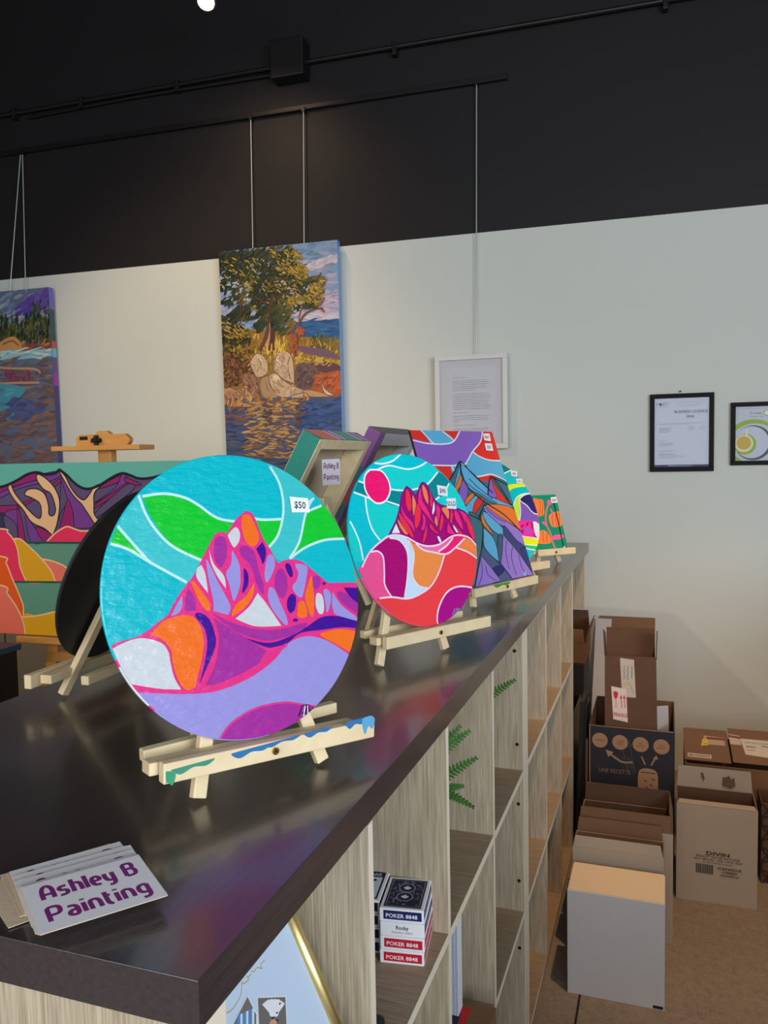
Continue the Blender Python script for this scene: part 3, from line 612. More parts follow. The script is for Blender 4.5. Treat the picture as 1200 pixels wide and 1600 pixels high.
# ---- C: the tall rectangular canvas with blue peaks
def canvas(F, w, h, th, label, draw, side, name='canvas_painting', dmat=None, T=None, gain=1.0, cat='painting'):
    """F origin is the lower left corner of the painted face; box sides go back by th"""
    t = thing(name, label, cat, fmat(F))
    m = MB(); m.fbox(F, (0, 0, -th), (w, h, 0), M_satin, lin(side)); m.build('canvas_box', t, bevel=.0012)
    D = Draw(F, T or (0, 0, 1), clip=rect(.0005, .0005, w-.0005, h-.0005), mat=dmat or M_satin, gain=gain); draw(D); D.mb.build('painted_face', t)
    return t
kC = .3165/.333; pC = np.array([-.505, 1.953, -.333])*kC+CAM; FC = frame(pC, nvec(-.446, .332)); wC, hC = .35*kC, .433*kC
def draw_C(D):
    D.T = (630, 660, .183333); LW = (235, 240, 245); w = .0034; K = (34, 30, 44); k = .0034; k2 = .0018
    RE = (225, 50, 40); SB = (95, 175, 215); VI = (140, 98, 190); TL = (60, 112, 125); OG = (232, 120, 50); DN = (62, 66, 120); LI = (150, 120, 205)
    D.fill([(0, 0), (1200, 0), (1200, 1500), (0, 1500)], TL, sm=False)
    D.fill([(0, 0), (900, 0), (900, 500), (0, 500)], RE, sm=False)
    D.fill([(150, 60), (330, 70), (440, 165), (330, 190), (240, 180), (200, 120)], SB)
    D.fill([(60, 150), (250, 180), (380, 185), (440, 150), (490, 60), (670, 60), (665, 150), (640, 200), (590, 250), (550, 330), (500, 365), (240, 365), (60, 365)], VI)
    D.fill([(590, 250), (650, 290), (740, 320), (900, 330), (900, 500), (860, 500), (760, 445), (620, 465), (540, 370)], SB)
    D.fill([(410, 375), (500, 340), (540, 360), (440, 440)], SB)
    for l in ([(80, 150), (200, 178), (340, 185), (430, 160), (490, 60)], [(155, 70), (200, 120), (260, 182)], [(335, 75), (440, 160)], [(675, 60), (660, 160), (590, 250), (550, 320), (500, 365), (240, 365)],
              [(590, 250), (650, 290), (740, 322), (900, 330)], [(410, 375), (440, 420)], [(600, 468), (680, 455), (760, 445), (880, 500)]): D.stroke(l, w, LW)
    S_ = [([(480, 340), (480, 340), (500, 450), (560, 560), (700, 640), (800, 700), (940, 740), (940, 740), (1010, 940), (900, 900), (760, 780), (700, 700), (640, 800), (600, 800), (540, 780), (380, 520), (380, 520)], TL),
     ([(495, 360), (600, 440), (720, 560), (800, 640), (940, 720), (900, 720), (780, 690), (660, 620), (560, 560), (510, 460)], SB),
     ([(480, 440), (500, 480), (490, 540), (440, 600), (440, 540)], OG), ([(510, 490), (550, 560), (530, 700), (500, 690), (470, 630)], VI), ([(440, 520), (480, 370), (480, 450), (440, 560)], SB),
     ([(600, 590), (600, 640), (560, 680), (530, 710), (535, 650)], OG), ([(620, 620), (640, 680), (600, 790), (530, 760), (530, 720)], SB), ([(640, 640), (690, 660), (640, 740), (590, 810), (600, 710)], RE),
     ([(745, 465), (745, 465), (800, 560), (915, 705), (915, 705), (720, 620), (720, 620)], RE), ([(745, 475), (770, 560), (800, 640), (720, 615)], VI), ([(765, 475), (890, 520), (930, 700), (860, 620)], TL),
     ([(700, 710), (820, 700), (940, 740), (1010, 880), (1010, 960), (920, 890), (800, 790)], OG), ([(860, 830), (1000, 920), (1010, 960), (900, 880)], RE),
     ([(690, 710), (800, 790), (1010, 940), (1050, 1090), (950, 1000), (880, 900), (800, 860), (700, 760)], LI), ([(690, 760), (760, 820), (860, 920), (840, 970), (740, 900), (680, 800)], SB), ([(670, 780), (700, 850), (770, 960), (700, 900), (665, 840)], OG),
     ([(680, 900), (760, 980), (800, 1080), (820, 1190), (700, 1080), (680, 980)], SB), ([(850, 900), (880, 900), (960, 1000), (1060, 1090), (1130, 1310), (1130, 1310), (930, 1340), (820, 1220), (820, 1220), (850, 1100)], DN),
     ([(850, 960), (850, 960), (930, 1050), (1000, 1140), (1110, 1300), (1110, 1300), (930, 1335), (930, 1335), (830, 1200), (830, 1200)], LI), ([(810, 965), (845, 970), (840, 1130), (820, 1200), (800, 1080)], (66, 88, 120)),
     ([(670, 1055), (670, 1055), (820, 1210), (930, 1340), (930, 1340), (620, 1420), (620, 1420), (640, 1200)], (78, 90, 130)), ([(820, 1220), (860, 1260), (800, 1310), (760, 1250)], (40, 44, 110)),
     ([(665, 1140), (665, 1140), (740, 1230), (830, 1350), (830, 1350), (610, 1420), (610, 1420), (640, 1240)], LI),
     ([(540, 780), (665, 850), (665, 1060), (640, 1200), (600, 1400), (500, 1200)], (64, 116, 124)),
     ([(1000, 1090), (1060, 1090), (1120, 1300), (1090, 1270)], (50, 60, 120))]
    for p, c in S_: D.outl(p, c, k2, K, n=4)
    for l in ([(375, 525), (430, 430), (485, 335), (560, 410), (640, 490), (760, 600)], [(485, 335), (500, 450), (560, 565), (640, 640), (720, 700), (860, 790), (1010, 940)], [(530, 770), (600, 805), (665, 850), (680, 960), (670, 1060), (640, 1200), (610, 1400)],
              [(690, 700), (650, 800), (665, 850)], [(720, 620), (745, 465), (830, 560), (920, 710)], [(745, 465), (860, 520), (890, 540)]): D.stroke(l, k, K)
    for l in ([(930, 1060), (920, 1150), (960, 1300)], [(880, 1010), (870, 1100), (900, 1250)], [(980, 1130), (1010, 1240), (1060, 1310)], [(660, 1180), (670, 1290), (640, 1390)], [(700, 1220), (720, 1300), (790, 1350)], [(560, 480), (640, 560), (760, 650)], [(700, 730), (790, 810), (870, 850)], [(540, 520), (650, 600), (800, 690)]): D.stroke(l, k2, K)
    for l in ([(1025, 1275), (1030, 1305)], [(1040, 1270), (1042, 1302)]): D.stroke(l, .003, (150, 225, 235), sm=False)
tC = canvas(FC, wC, hC, .008, 'tall rectangular canvas of violet and blue peaks under a red sky with two price labels', draw_C, (44, 34, 44))
sticker(tC, FC, (630, 660, .183333), [(680, 95), (735, 95), (748, 160), (692, 152)], 'PRINT', h=.0035, xs=.6); sticker(tC, FC, (630, 660, .183333), [(695, 178), (755, 180), (768, 242), (708, 238)], '$35', h=.0035)
bC = FC[0]+FC[1]*wC/2
easel(bC, -.446, .332, 'pine tabletop easel with a green smear under the tall blue peaks canvas', .0565, .14, .08, .28, thick=.019, mid=.02, roll=.01, legs=(-.10, .075), smear=[(-.02, .007, .07, .010, (60, 150, 60))])

# ---- D: the half hidden disc behind the canvas
FD = frame(CAM+np.array([-.459, 2.36, -.160]), nvec(-.5, .35)); RD_ = .163
def draw_D(D):
    D.T = (740, 700, .1666667); LW = (230, 245, 240); w = .0034
    D.fill([(-200, -100), (1000, -100), (1000, 1300), (-200, 1300)], (30, 190, 195), sm=False)
    D.fill([(100, -50), (600, 300), (370, 190), (280, 240), (200, 280)], (0, 130, 125), sm=False); D.stroke([(150, 300), (280, 240), (380, 195)], w, LW)
    D.fill([(300, 360), (400, 335), (560, 340), (560, 360), (440, 365), (360, 385), (320, 425)], (215, 240, 30))
    D.fill([(320, 425), (420, 370), (560, 380), (600, 440), (450, 430), (390, 480), (370, 540)], (0, 188, 200))
    D.fill([(380, 640), (385, 520), (430, 450), (470, 430), (440, 500), (430, 600), (430, 690)], (190, 230, 60))
    D.fill([(430, 500), (470, 520), (540, 590), (600, 620), (700, 640), (720, 900), (500, 860), (380, 720), (440, 660)], (125, 85, 185))
    D.outl([(435, 490), (460, 450), (520, 430), (590, 450), (700, 520), (700, 610), (600, 620), (550, 600), (500, 540)], (40, 30, 110), w, LW)
    D.stroke([(370, 560), (400, 470), (470, 430), (560, 430)], w, LW); D.stroke([(430, 690), (440, 600), (432, 495)], w, LW)
    D.fill([(400, 700), (520, 680), (600, 700), (700, 760), (700, 880), (400, 840)], (235, 40, 160))
    D.fill([(560, 690), (620, 720), (660, 800), (600, 850), (570, 780)], (225, 225, 240))
    D.fill([(480, 770), (500, 740), (540, 780), (520, 810)], (170, 80, 190))
    for p in ([(490, 710), (520, 690), (500, 735)], [(535, 690), (560, 720), (550, 770), (540, 730)], [(440, 790), (470, 760), (460, 800)], [(560, 800), (600, 845), (570, 830)], [(480, 820), (540, 840), (500, 838)], [(440, 735), (470, 715), (462, 745)]): D.fill(p, (150, 10, 110))
    D.stroke([(420, 820), (540, 840), (680, 860)], w, LW)
    D.fill([(440, 840), (560, 850), (700, 870), (690, 930), (560, 910), (460, 900)], (220, 240, 20)); D.fill([(460, 900), (560, 910), (700, 930), (690, 960), (580, 945), (480, 925)], (40, 205, 90))
    D.stroke([(460, 900), (560, 912), (650, 918)], w, LW); D.stroke([(480, 938), (560, 955), (640, 960)], w, LW)
tD = disc(FD, RD_, .012, (60, 190, 190), 'round painting half hidden behind the tall canvas, lime bands and navy cave', draw_D)
sticker(tD, FD, (740, 700, .1666667), [(348, 212), (405, 218), (408, 270), (355, 262)], '$90'); sticker(tD, FD, (740, 700, .1666667), [(398, 288), (455, 290), (458, 335), (405, 330)], 'SOLD', xs=.8)
bD = FD[0]-FD[2]*RD_
easel(bD, -.5, .35, 'pine tabletop easel mostly hidden under the lime banded disc', float(bD[2]-TOPZ), .13, .08, .25)
# ---- E: the small pumpkin canvas
kE = .318/.333; FE = frame(np.array([-.435, 2.905, -.333])*kE+CAM, nvec(-.80, .36)); wE, hE = .13*kE, .206*kE
FE = (FE[0]-FE[1]*.008, FE[1], FE[2], FE[3]); wE += .008
def draw_E(D):
    D.T = (740, 700, .1666667); G = (10, 140, 108); O = (240, 130, 60); P_ = (240, 90, 150); K = (20, 60, 50)
    D.fill([(0, 0), (1200, 0), (1200, 1200), (0, 1200)], G, sm=False)
    D.fill([(600, 480), (650, 490), (660, 560), (660, 620), (620, 640), (560, 640), (560, 480)], O); D.fill([(705, 640), (760, 600), (810, 600), (840, 660), (830, 720), (780, 740), (730, 730)], O)
    D.fill([(600, 800), (660, 770), (710, 820), (720, 890), (600, 890)], O)
    for l in ([(690, 740), (675, 660), (690, 560), (720, 500)], [(690, 740), (720, 800), (740, 880), (770, 950)], [(740, 720), (750, 640), (720, 570)]): D.stroke(l, .006, (222, 112, 130))
    for p in ([(700, 540), (690, 500), (720, 485), (730, 520)], [(735, 840), (770, 815), (840, 815), (830, 850), (750, 860)], [(640, 690), (680, 700), (690, 730), (660, 720)]): D.fill(p, P_)
    for l in ([(740, 620), (735, 670), (750, 730)], [(770, 605), (770, 670), (780, 735)], [(800, 605), (805, 670), (800, 735)], [(620, 490), (625, 560), (615, 635)], [(645, 500), (648, 560), (640, 630)], [(650, 785), (650, 840), (660, 885)], [(690, 800), (685, 850), (690, 885)]): D.stroke(l, .0014, K)
    D.stroke([(740, 470), (790, 680), (845, 940)], .0045, (24, 34, 34), sm=False)
    D.fill([(828, 945), (850, 915), (872, 945)], (235, 170, 205), sm=False)
tE = canvas(FE, wE, hE, .03, 'small green canvas with orange pumpkins at the far end of the worktop', draw_E, (20, 130, 110))
sticker(tE, FE, (740, 700, .1666667), [(722, 462), (775, 458), (788, 512), (732, 516)], '$20', h=.003)
bE = FE[0]+FE[1]*wE/2
easel(bE, -.80, .36, 'pine tabletop easel under the small pumpkin canvas', .055, .085, .045, .16, thick=.031, cross=-.07)

# ---- back-facing pictures on the left edge of the worktop
nb_ = nvec(.0288, -.377); CK = CAM+np.array([-.8565, 1.1262, -.1869]); FK = frame(CK+nb_*-.012, -nb_)
tK = disc(FK, .1517, .006, (20, 20, 24), 'round picture turned away behind the turquoise disc, showing its black back', None, back=M_blackdisc)
m = Draw(FK, mat=M_gloss, clip=circle(.150)); m.fill([(-.2, -.2), (.2, -.2), (.2, .2), (-.2, .2)], (60, 120, 160), sm=False, plane=True); m.mb.build('painted_face', tK)
bK = FK[0]-FK[2]*.1517
easel(bK, .0288+math.pi, .377, 'pine tabletop easel with dark green smears holding the black backed disc', float(bK[2]-TOPZ), .15, .09, .25, cross=-.085, smear=None)
sF = .75; PF = CAM+np.array([-1.21, 2.323, -.273])*sF; nF = nvec(-.023, -.51); wF, hF = .433*sF, .389*sF+.132
uF = np.cross(np.array([0, 0, 1.0]), nF); uF /= np.linalg.norm(uF); vF = np.cross(nF, uF)
PF = PF-vF*.132; FF = (PF, uF, vF, nF)                             # back face frame (u to the right seen from behind)
def back_canvas(FBk, w, h, th, label, side, top_draw, side_draw, bars=.026, mat_back=M_canvas, barmat=M_pine, leftmat=None):
    t = thing('canvas_painting', label, 'painting', fmat(FBk))
    for lo, hi in (((0, 0, -th), (bars, h, 0)), ((w-bars, 0, -th), (w, h, 0)), ((bars, h-bars, -th), (w-bars, h, 0)), ((bars, 0, -th), (w-bars, bars, 0))):
        m = MB(); bm_ = leftmat if (leftmat and lo[0] == 0) else barmat; m.fbox(FBk, (lo[0], lo[1], -th+.001), (hi[0], hi[1], 0), bm_, lin((120, 66, 138))); m.build('stretcher_bar', t, bevel=.001)
    m = MB(); e = .0012
    m.fbox(FBk, (-e, -e, -th-.001), (w+e, h+e, -th), mat_back)
    m.fbox(FBk, (-e, -e, -th), (0, h+e, -.002), M_satin, lin(side)); m.fbox(FBk, (w, -e, -th), (w+e, h+e, -.002), M_satin, lin(side)); m.fbox(FBk, (0, h, -th), (w, h+e, -.002), M_satin, lin(side)); m.build('canvas_cloth', t)
    O, u, v, n = FBk
    F2 = (O+v*(h+e)-n*th, u, n, v); D = Draw(F2, clip=rect(0, 0, w, th-.003), mat=M_satin, z0=1e-4); top_draw(D, w, th); D.mb.build('painted_top_edge', t)
    F3 = (O-u*e-n*th, n, v, -u); D = Draw(F3, clip=rect(0, 0, th-.003, h), mat=M_satin, z0=1e-4); side_draw(D, th, h); D.mb.build('painted_side_edge', t)
    return t
def topF(D, w, th):
    for a, b, c in ((.0, .30, (228, 118, 90)), (.30, .33, (240, 230, 235)), (.33, .40, (165, 100, 180)), (.40, .43, (240, 230, 235)), (.43, .47, (165, 100, 180)), (.47, .72, (60, 160, 145)), (.72, .745, (240, 230, 235)), (.745, .86, (165, 110, 180)), (.86, .88, (240, 230, 235)), (.88, 1.0, (150, 90, 170))):
        D.fill([(a*w, 0), (b*w, 0), ((b+.06)*w, th), ((a+.06)*w, th)], c, sm=False, plane=True)
tF = back_canvas(FF, wF, hF, .05, 'canvas turned away with teal side and raw wooden stretcher showing, name sticker inside', (20, 128, 112), topF, lambda D, th, h: D.fill([(0, 0), (th, 0), (th, h), (0, h)], (20, 128, 112), sm=False, plane=True))
p0 = on_plane(500.5, 719.5, FF[0]+FF[3]*.003, FF[3]); Fc = frame(p0, (1.0, -.25, 0)); D = Draw(Fc, (440, 650, .1937), mat=M_print)
q = [D.p2(p) for p in ((325, 352), (468, 345), (473, 548), (332, 560))]; D.raw(q, (232, 230, 238)); D.z += 2e-5
D.mb.add([Fc[0]+Fc[1]*a[0]+Fc[2]*a[1]-Fc[3]*.0004 for a in q[::-1]], [(3, 2, 1, 0)], M_paper)
cc = sum(q)/4; wd = np.linalg.norm(q[1]-q[0]); hd = np.linalg.norm(q[0]-q[3])
for k, wdn in enumerate(('Ashley B', 'Painting')):
    hh = hd*.21; lenu = sum((GL[c][0]+SP) if c != ' ' else .7 for c in wdn)-SP; xs = wd*.82/(lenu*hh)
    techno(D, wdn, (cc[0]-wd*.41, cc[1]+(hd*.14 if k == 0 else -hd*.30)), hh, xs, (132, 42, 122), .2)
o = D.mb.build('name_sticker', tF)
bF = FF[0]+FF[1]*wF/2-FF[3]*.05
easel(bF, -.023+math.pi, .51, 'pine tabletop easel holding the turned away teal canvas', float(bF[2]-TOPZ), .15, .09, .27, thick=.05, cross=-.11)
nG = nvec(-.023, -.50); G0 = on_plane(596, 677, (-.80, 0, 0), np.array([1.0, 0, 0]))
uG = np.cross(np.array([0, 0, 1.0]), nG); uG /= np.linalg.norm(uG); vG = np.cross(nG, uG); hG = (G0[2]-TOPZ-.05)/vG[2]
FG = (G0-vG*hG, uG, vG, nG)
def sideG(D, th, h):
    for a, b, c in ((0, .30, (112, 58, 132)), (.30, .42, (30, 70, 84)), (.42, .60, (128, 36, 40)), (.60, .70, (30, 84, 92)), (.70, 1.0, (122, 66, 138))):
        D.fill([(0, a*h), (th, (a+.06)*h), (th, (b+.06)*h), (0, b*h)], c, sm=False, plane=True)
tG = back_canvas(FG, .36, hG, .045, 'purple sided canvas turned away between the teal canvas and the red disc', (110, 60, 130), lambda D, w, th: D.fill([(0, 0), (w, 0), (w, th), (0, th)], (50, 40, 44), sm=False, plane=True), sideG, barmat=M_wcard, bars=.04, leftmat=M_satin)
bG = FG[0]+FG[1]*.18-FG[3]*.045
easel(bG, -.023+math.pi, .50, 'pine tabletop easel under the purple sided canvas', float(bG[2]-TOPZ), .15, .09, .27, thick=.045, cross=-.11)
m = MB(); print('G', G0, hG, FG[0], 'F', FF[0])

# ================================================================== name cards
def name_cards():
    ZT = TOPZ+.0150
    c0 = on_z(62.5, 1460.75, ZT); c1 = on_z(262, 1398.75, ZT); c2 = on_z(38.75, 1385, ZT)
    u = c1-c0; wd = np.linalg.norm(u); u /= wd; v = c2-c0; v -= u*(v@u); hd = np.linalg.norm(v); v /= hd
    offs = [0, .0013, .0026, .0042, .0056, .0064, .0072, .0156, .0162, .0168, .0248, .0254, .0260, .0338, .0344, .0350, .0357, .0362, .0300, .0340]
    jxs = [0, .001, -.001, .0, -.002, .001, -.001, .001, -.002, .0, .002, -.001, .001, -.001, -.002, -.003, -.006, -.002, -.016, -.013]
    yws = [0, .01, -.01, -.01, .01, .02, -.01, .0, .015, .0, -.01, .02, .01, .02, .0, .02, .05, .03, .12, .08]
    N = len(offs); od = ['top', 'second', 'third', 'fourth', 'fifth', 'sixth', 'seventh', 'eighth', 'ninth', 'tenth', 'eleventh', 'twelfth', 'thirteenth', 'fourteenth', 'fifteenth', 'sixteenth', 'seventeenth', 'eighteenth', 'nineteenth', 'lowest']
    for i in range(N):
        z = ZT-.00035-.00074*i; yaw = yws[i]; O = c0+v*offs[i]*(hd/.051)+u*jxs[i]; O = np.array([O[0], O[1], z])
        uu = u*math.cos(yaw)+v*math.sin(yaw); vv = -u*math.sin(yaw)+v*math.cos(yaw)
        F = (O, uu, vv, np.array([0, 0, 1.0])); tan = i > 14
        lab = 'top name card of the pile with Ashley B Painting fully readable' if i == 0 else '%s name card of the fanned pile%s' % (od[i], ', its purple letter tops showing' if i in (7, 10, 13) else ('; tan, slid out left' if tan else ''))
        if i == N-1: lab = 'lowest name card of the fanned pile, tan and slid out to the left'
        m = MB(); e = .00032; m.fbox(F, (0, 0, -e), (wd, hd, e), M_canvas if tan else M_paper, side={'-y': M_canvas, '-x': M_canvas, '+y': M_canvas})
        D = Draw((O+np.array([0, 0, e]), uu, vv, F[3]), mat=M_print, z0=1e-5, dz=2e-7, clip=rect(0, 0, wd, hd))
        if not tan:
            hh = hd*.27; L1 = sum((GL[c][0]+SP) if c != ' ' else .7 for c in 'Ashley B')-SP; L2 = sum(GL[c][0]+SP for c in 'Painting')-SP
            techno(D, 'Ashley B', (wd*.12, hd*.61), hh, wd*.77/(L1*hh), (126, 38, 118), .175)
            techno(D, 'Painting', (wd*.11, hd*.17), hh, wd*.79/(L2*hh), (126, 38, 118), .175)
        b = len(m.v); m.v += D.mb.v; m.f += [tuple(b+j for j in f) for f in D.mb.f]; m.m += D.mb.m; m.c += D.mb.c
        tag(m.build('name_card', M=fmat(F)), lab, 'card', 'name cards piled on the worktop')
name_cards()

# ================================================================== things in the shelves
SH1 = .743; SH2 = .393                                             # top faces of the two shelves
NVY = (30, 34, 92); RDD = (196, 24, 40)
def deck(x, y, z, yaw, col, front, label, face='ace'):
    c, s = math.cos(yaw), math.sin(yaw); u = np.array([c, s, 0]); v = np.array([-s, c, 0]); F = (np.array([x, y, z]), u, v, np.array([0, 0, 1.0]))
    t = thing('playing_card_box', label, 'card box', fmat(F), 'boxed playing cards on the shelf')
    w, d, h = .0665, .090, .0206
    m = MB(); m.fbox(F, (0, 0, 0), (w, d, h), M_paper); m.build('carton', t, bevel=.0012)
    D = Draw((F[0]-v*.00002, u, F[3], -v), mat=M_print, z0=5e-5)
    if front:
        D.fill([(.006, .004), (w-.003, .004), (w-.003, h-.003), (.006, h-.003)], col, sm=False, plane=True); D.text('POKER 8848', (w*.5, h*.34), .0085, (235, 235, 240), align='CENTER', bold=.0001, xs=1.05)
    else:
        D.text('Rocky', (w*.5, h*.52), .008, NVY, align='CENTER', bold=.0002, xs=.95); D.text('PLAYING CARDS', (w*.5, h*.22), .0042, NVY, align='CENTER')
    D.mb.build('front_label', t)
    D = Draw((F[0]+u*(w+.00002), v, F[3], u), mat=M_print, z0=5e-5)
    D.fill([(.004, .004), (d-.004, .004), (d-.004, h-.003), (.004, h-.003)], col, sm=False, plane=True); D.text('PLAYING CARDS 8848', (d*.5, h*.34), .0072, (225, 225, 235), align='CENTER', xs=.95); D.mb.build('side_label', t)
    if face:
        D = Draw((F[0]+F[3]*(h+.00002), u, v, F[3]), mat=M_print, z0=5e-5); DK = (28, 26, 60)
        D.fill([(.005, .005), (w-.005, .005), (w-.005, d-.005), (.005, d-.005)], DK, sm=False, plane=True)
        if face == 'ace':
            D.stroke([(.008, .008), (w-.008, .008), (w-.008, d-.008), (.008, d-.008)], .0006, (200, 200, 215), closed=True, sm=False, plane=True)
            for i in range(70):
                a = random.uniform(.010, w-.010); b = random.uniform(.010, d-.010); r = random.uniform(.0012, .0030); q0 = random.uniform(0, 6)
                D.stroke([(a+r*math.cos(q0+k*.9), b+r*math.sin(q0+k*.9)) for k in range(5)], .0005, (190, 190, 210), sm=False, plane=True)
            for cy in (d*.36, d*.64):
                D.raw(circle(.0125, 24, (w/2, cy)), (215, 215, 225)); D.z += 2e-5; D.raw(circle(.0117, 24, (w/2, cy)), DK); D.z += 2e-5
                leaf = [(0, 1), (.25, .5), (.5, .65), (.45, .2), (.9, .35), (.75, .0), (.95, -.15), (.4, -.5), (.45, -.7), (.05, -.6), (0, -1), (-.05, -.6), (-.45, -.7), (-.4, -.5), (-.95, -.15), (-.75, 0), (-.9, .35), (-.45, .2), (-.5, .65), (-.25, .5)]
                D.fill([(w/2+a*.0065, cy+b*.0065) for a, b in leaf], (225, 225, 235), sm=False, plane=True)
        else:
            D.fill([(.008, .008), (w-.008, .008), (w-.008, d-.022), (.008, d-.022)], (205, 210, 222), sm=False, plane=True)
            D.text('PLAYING', (w/2, d-.018), .011, (215, 215, 230), align='CENTER', bold=.0002)
            D.stroke([(.02, .02), (.04, .03), (.035, .05), (.05, .06)], .006, (40, 40, 90), plane=True)
            D.stroke([(.012, .05), (.024, .058), (.018, .064)], .004, (40, 40, 90), plane=True)
        D.mb.build('top_print', t)
names = ['bottom red labelled card box of the right stack', 'second red labelled card box, above the bottom one', 'plain white fronted card box with small navy words, third from the shelf', 'top navy card box with two maple leaf circles on its back']
q0 = on_z(594, 1504, SH1); q1 = on_z(663, 1511, SH1); yw = math.atan2(q1[1]-q0[1], q1[0]-q0[0])
for k in range(4): deck(q0[0]+random.uniform(-.001, .001), q0[1]+.001*k, SH1+.0002+k*.0208, yw+random.uniform(-.01, .01), RDD if k < 2 else NVY, k != 2, names[k]+' in the shelf', 'ace' if k == 3 else None)
names = ['bottom card box of the left stack beside the shelf post', 'second card box of the left stack', 'third card box of the left stack, under its top box', 'top card box of the left stack with white joker panel']
for k in range(4): deck(q0[0]-.0715+random.uniform(-.001, .001), q0[1]+.010, SH1+.0002+k*.0208, yw+random.uniform(-.01, .01), NVY, True, names[k]+', half hidden', 'joker' if k == 3 else None)
# black rounded case by the shelf post
m = MB(); m.box((-.435, .872, SH1), (-.345, .955, SH1+.022), M_plastic)
tag(m.build('case', bevel=.008, seg=4), 'black rounded plastic case at the front of the card box shelf', 'case')
# booklets standing and box lying in the lower middle cubby
for k in range(4):
    x = -.386+k*.0058; zb_ = SH2+.0545
    m = MB(); m.box((x, 1.405, zb_), (x+.0046, 1.435, .7265-.003*(k % 2)), M_paper)
    D = Draw(frame((x, 1.4049, zb_), (0, -1, 0)), mat=M_print); D.fill([(.001, .0), (.0034, .0), (.0034, .26), (.001, .26)], (150, 178, 215), sm=False, plane=True)
    b = len(m.v); m.v += D.mb.v; m.f += [tuple(b+j for j in f) for f in D.mb.f]; m.m += D.mb.m; m.c += D.mb.c
    tag(m.build('booklet'), ('deepest of the four pale blue booklets standing on the red box', 'second deepest pale blue booklet standing on the red box', 'third pale blue booklet on the red box, next to the front one', 'frontmost pale blue booklet standing upright on the red box')[k], 'booklet', 'pale blue booklets in the lower cubby')
m = MB(); F = (np.array([-.437, 1.285, SH2+.001]), np.array([1.0, 0, 0]), np.array([0, 1.0, 0]), np.array([0, 0, 1.0]))
t = thing('boxed_game', 'red, navy and tan printed box lying under the upright booklets', 'box', fmat(F))
m.fbox(F, (0, 0, 0), (.135, .168, .052), M_card); m.build('carton', t, bevel=.001)
D = Draw((F[0]+F[3]*.0521, F[1], F[2], F[3]), mat=M_print); D.fill([(0, 0), (.09, 0), (.09, .15), (0, .15)], (196, 36, 42), sm=False, plane=True); D.fill([(0, .02), (.05, .05), (.075, .08), (.075, .13), (0, .135)], (36, 42, 74), sm=False, plane=True)
D.stroke([(.03, .09), (.045, .097), (.06, .095)], .003, (225, 225, 225), plane=True)
for k in range(9): D.stroke([(.097, .14-.012*k), (.128, .14-.012*k)], .0016, (110, 84, 62), sm=False, plane=True)
D.mb.build('top_print', t)
# ferns
def fern(base, tips, label):
    t = thing('potted_fern', label, 'plant', tuple(base), 'artificial ferns in the cubbies')
    F = frame(base, (0, -1, 0)); m = MB(); m.lathe((np.array(base), np.array([1.0, 0, 0]), np.array([0, 1.0, 0]), np.array([0, 0, 1.0])), [(.028, 0), (.036, .05), (.038, .055), (.034, .055), (.03, .045)], M_terra, 24); m.build('pot', t)
    for tip, curl in tips:
        b = np.array(base)+np.array([0, 0, .05]); tip = np.array(tip); d = tip-b; m = MB(); P = []
        for k in range(15):
            s_ = k/14; P.append(b+d*s_+np.array([0, 0, curl*math.sin(math.pi*s_)]))
        m.path(P, .0011, M_fern, 5)
        P2 = [P[0]+(P[-1]-P[0])*(k/30)+np.array([0, 0, curl*math.sin(math.pi*k/30)]) for k in range(31)]
        for k in range(6, 31):
            p = P2[k]; tg = P2[min(30, k+1)]-P2[k-1]; tg /= np.linalg.norm(tg); side = np.cross(tg, (0, 1.0, .25)); side /= np.linalg.norm(side)
            L = .015*math.sin(math.pi*min(.93, (k-4)/28))+.002
            for sg in (-1, 1):
                e = side*sg*.9+tg*.5+np.array([0, -.12, 0]); e /= np.linalg.norm(e); w = tg*.0028
                m.add([p-w, p+e*L*.5-w*1.1, p+e*L, p+e*L*.55+w*1.2, p+w], [(0, 1, 2, 3, 4)], M_fern)
        m.build('frond', t)
T1 = [(on_y(743, 1185, 1.32), .02), (on_y(732, 1143, 1.36), .03), (on_y(738, 1260, 1.30), .06), (on_y(718, 1136, 1.40), .02), (on_y(722, 1228, 1.36), .03)]
fern((-.50, 1.33, SH1+.0), T1, 'green artificial fern with sprigs poking past the divider, nearer cubby')
fern((-.50, 1.70, SH1+.0), [(on_y(803, 1063, 1.66), .03)], 'green artificial fern with one sprig showing in the cubby beside it')
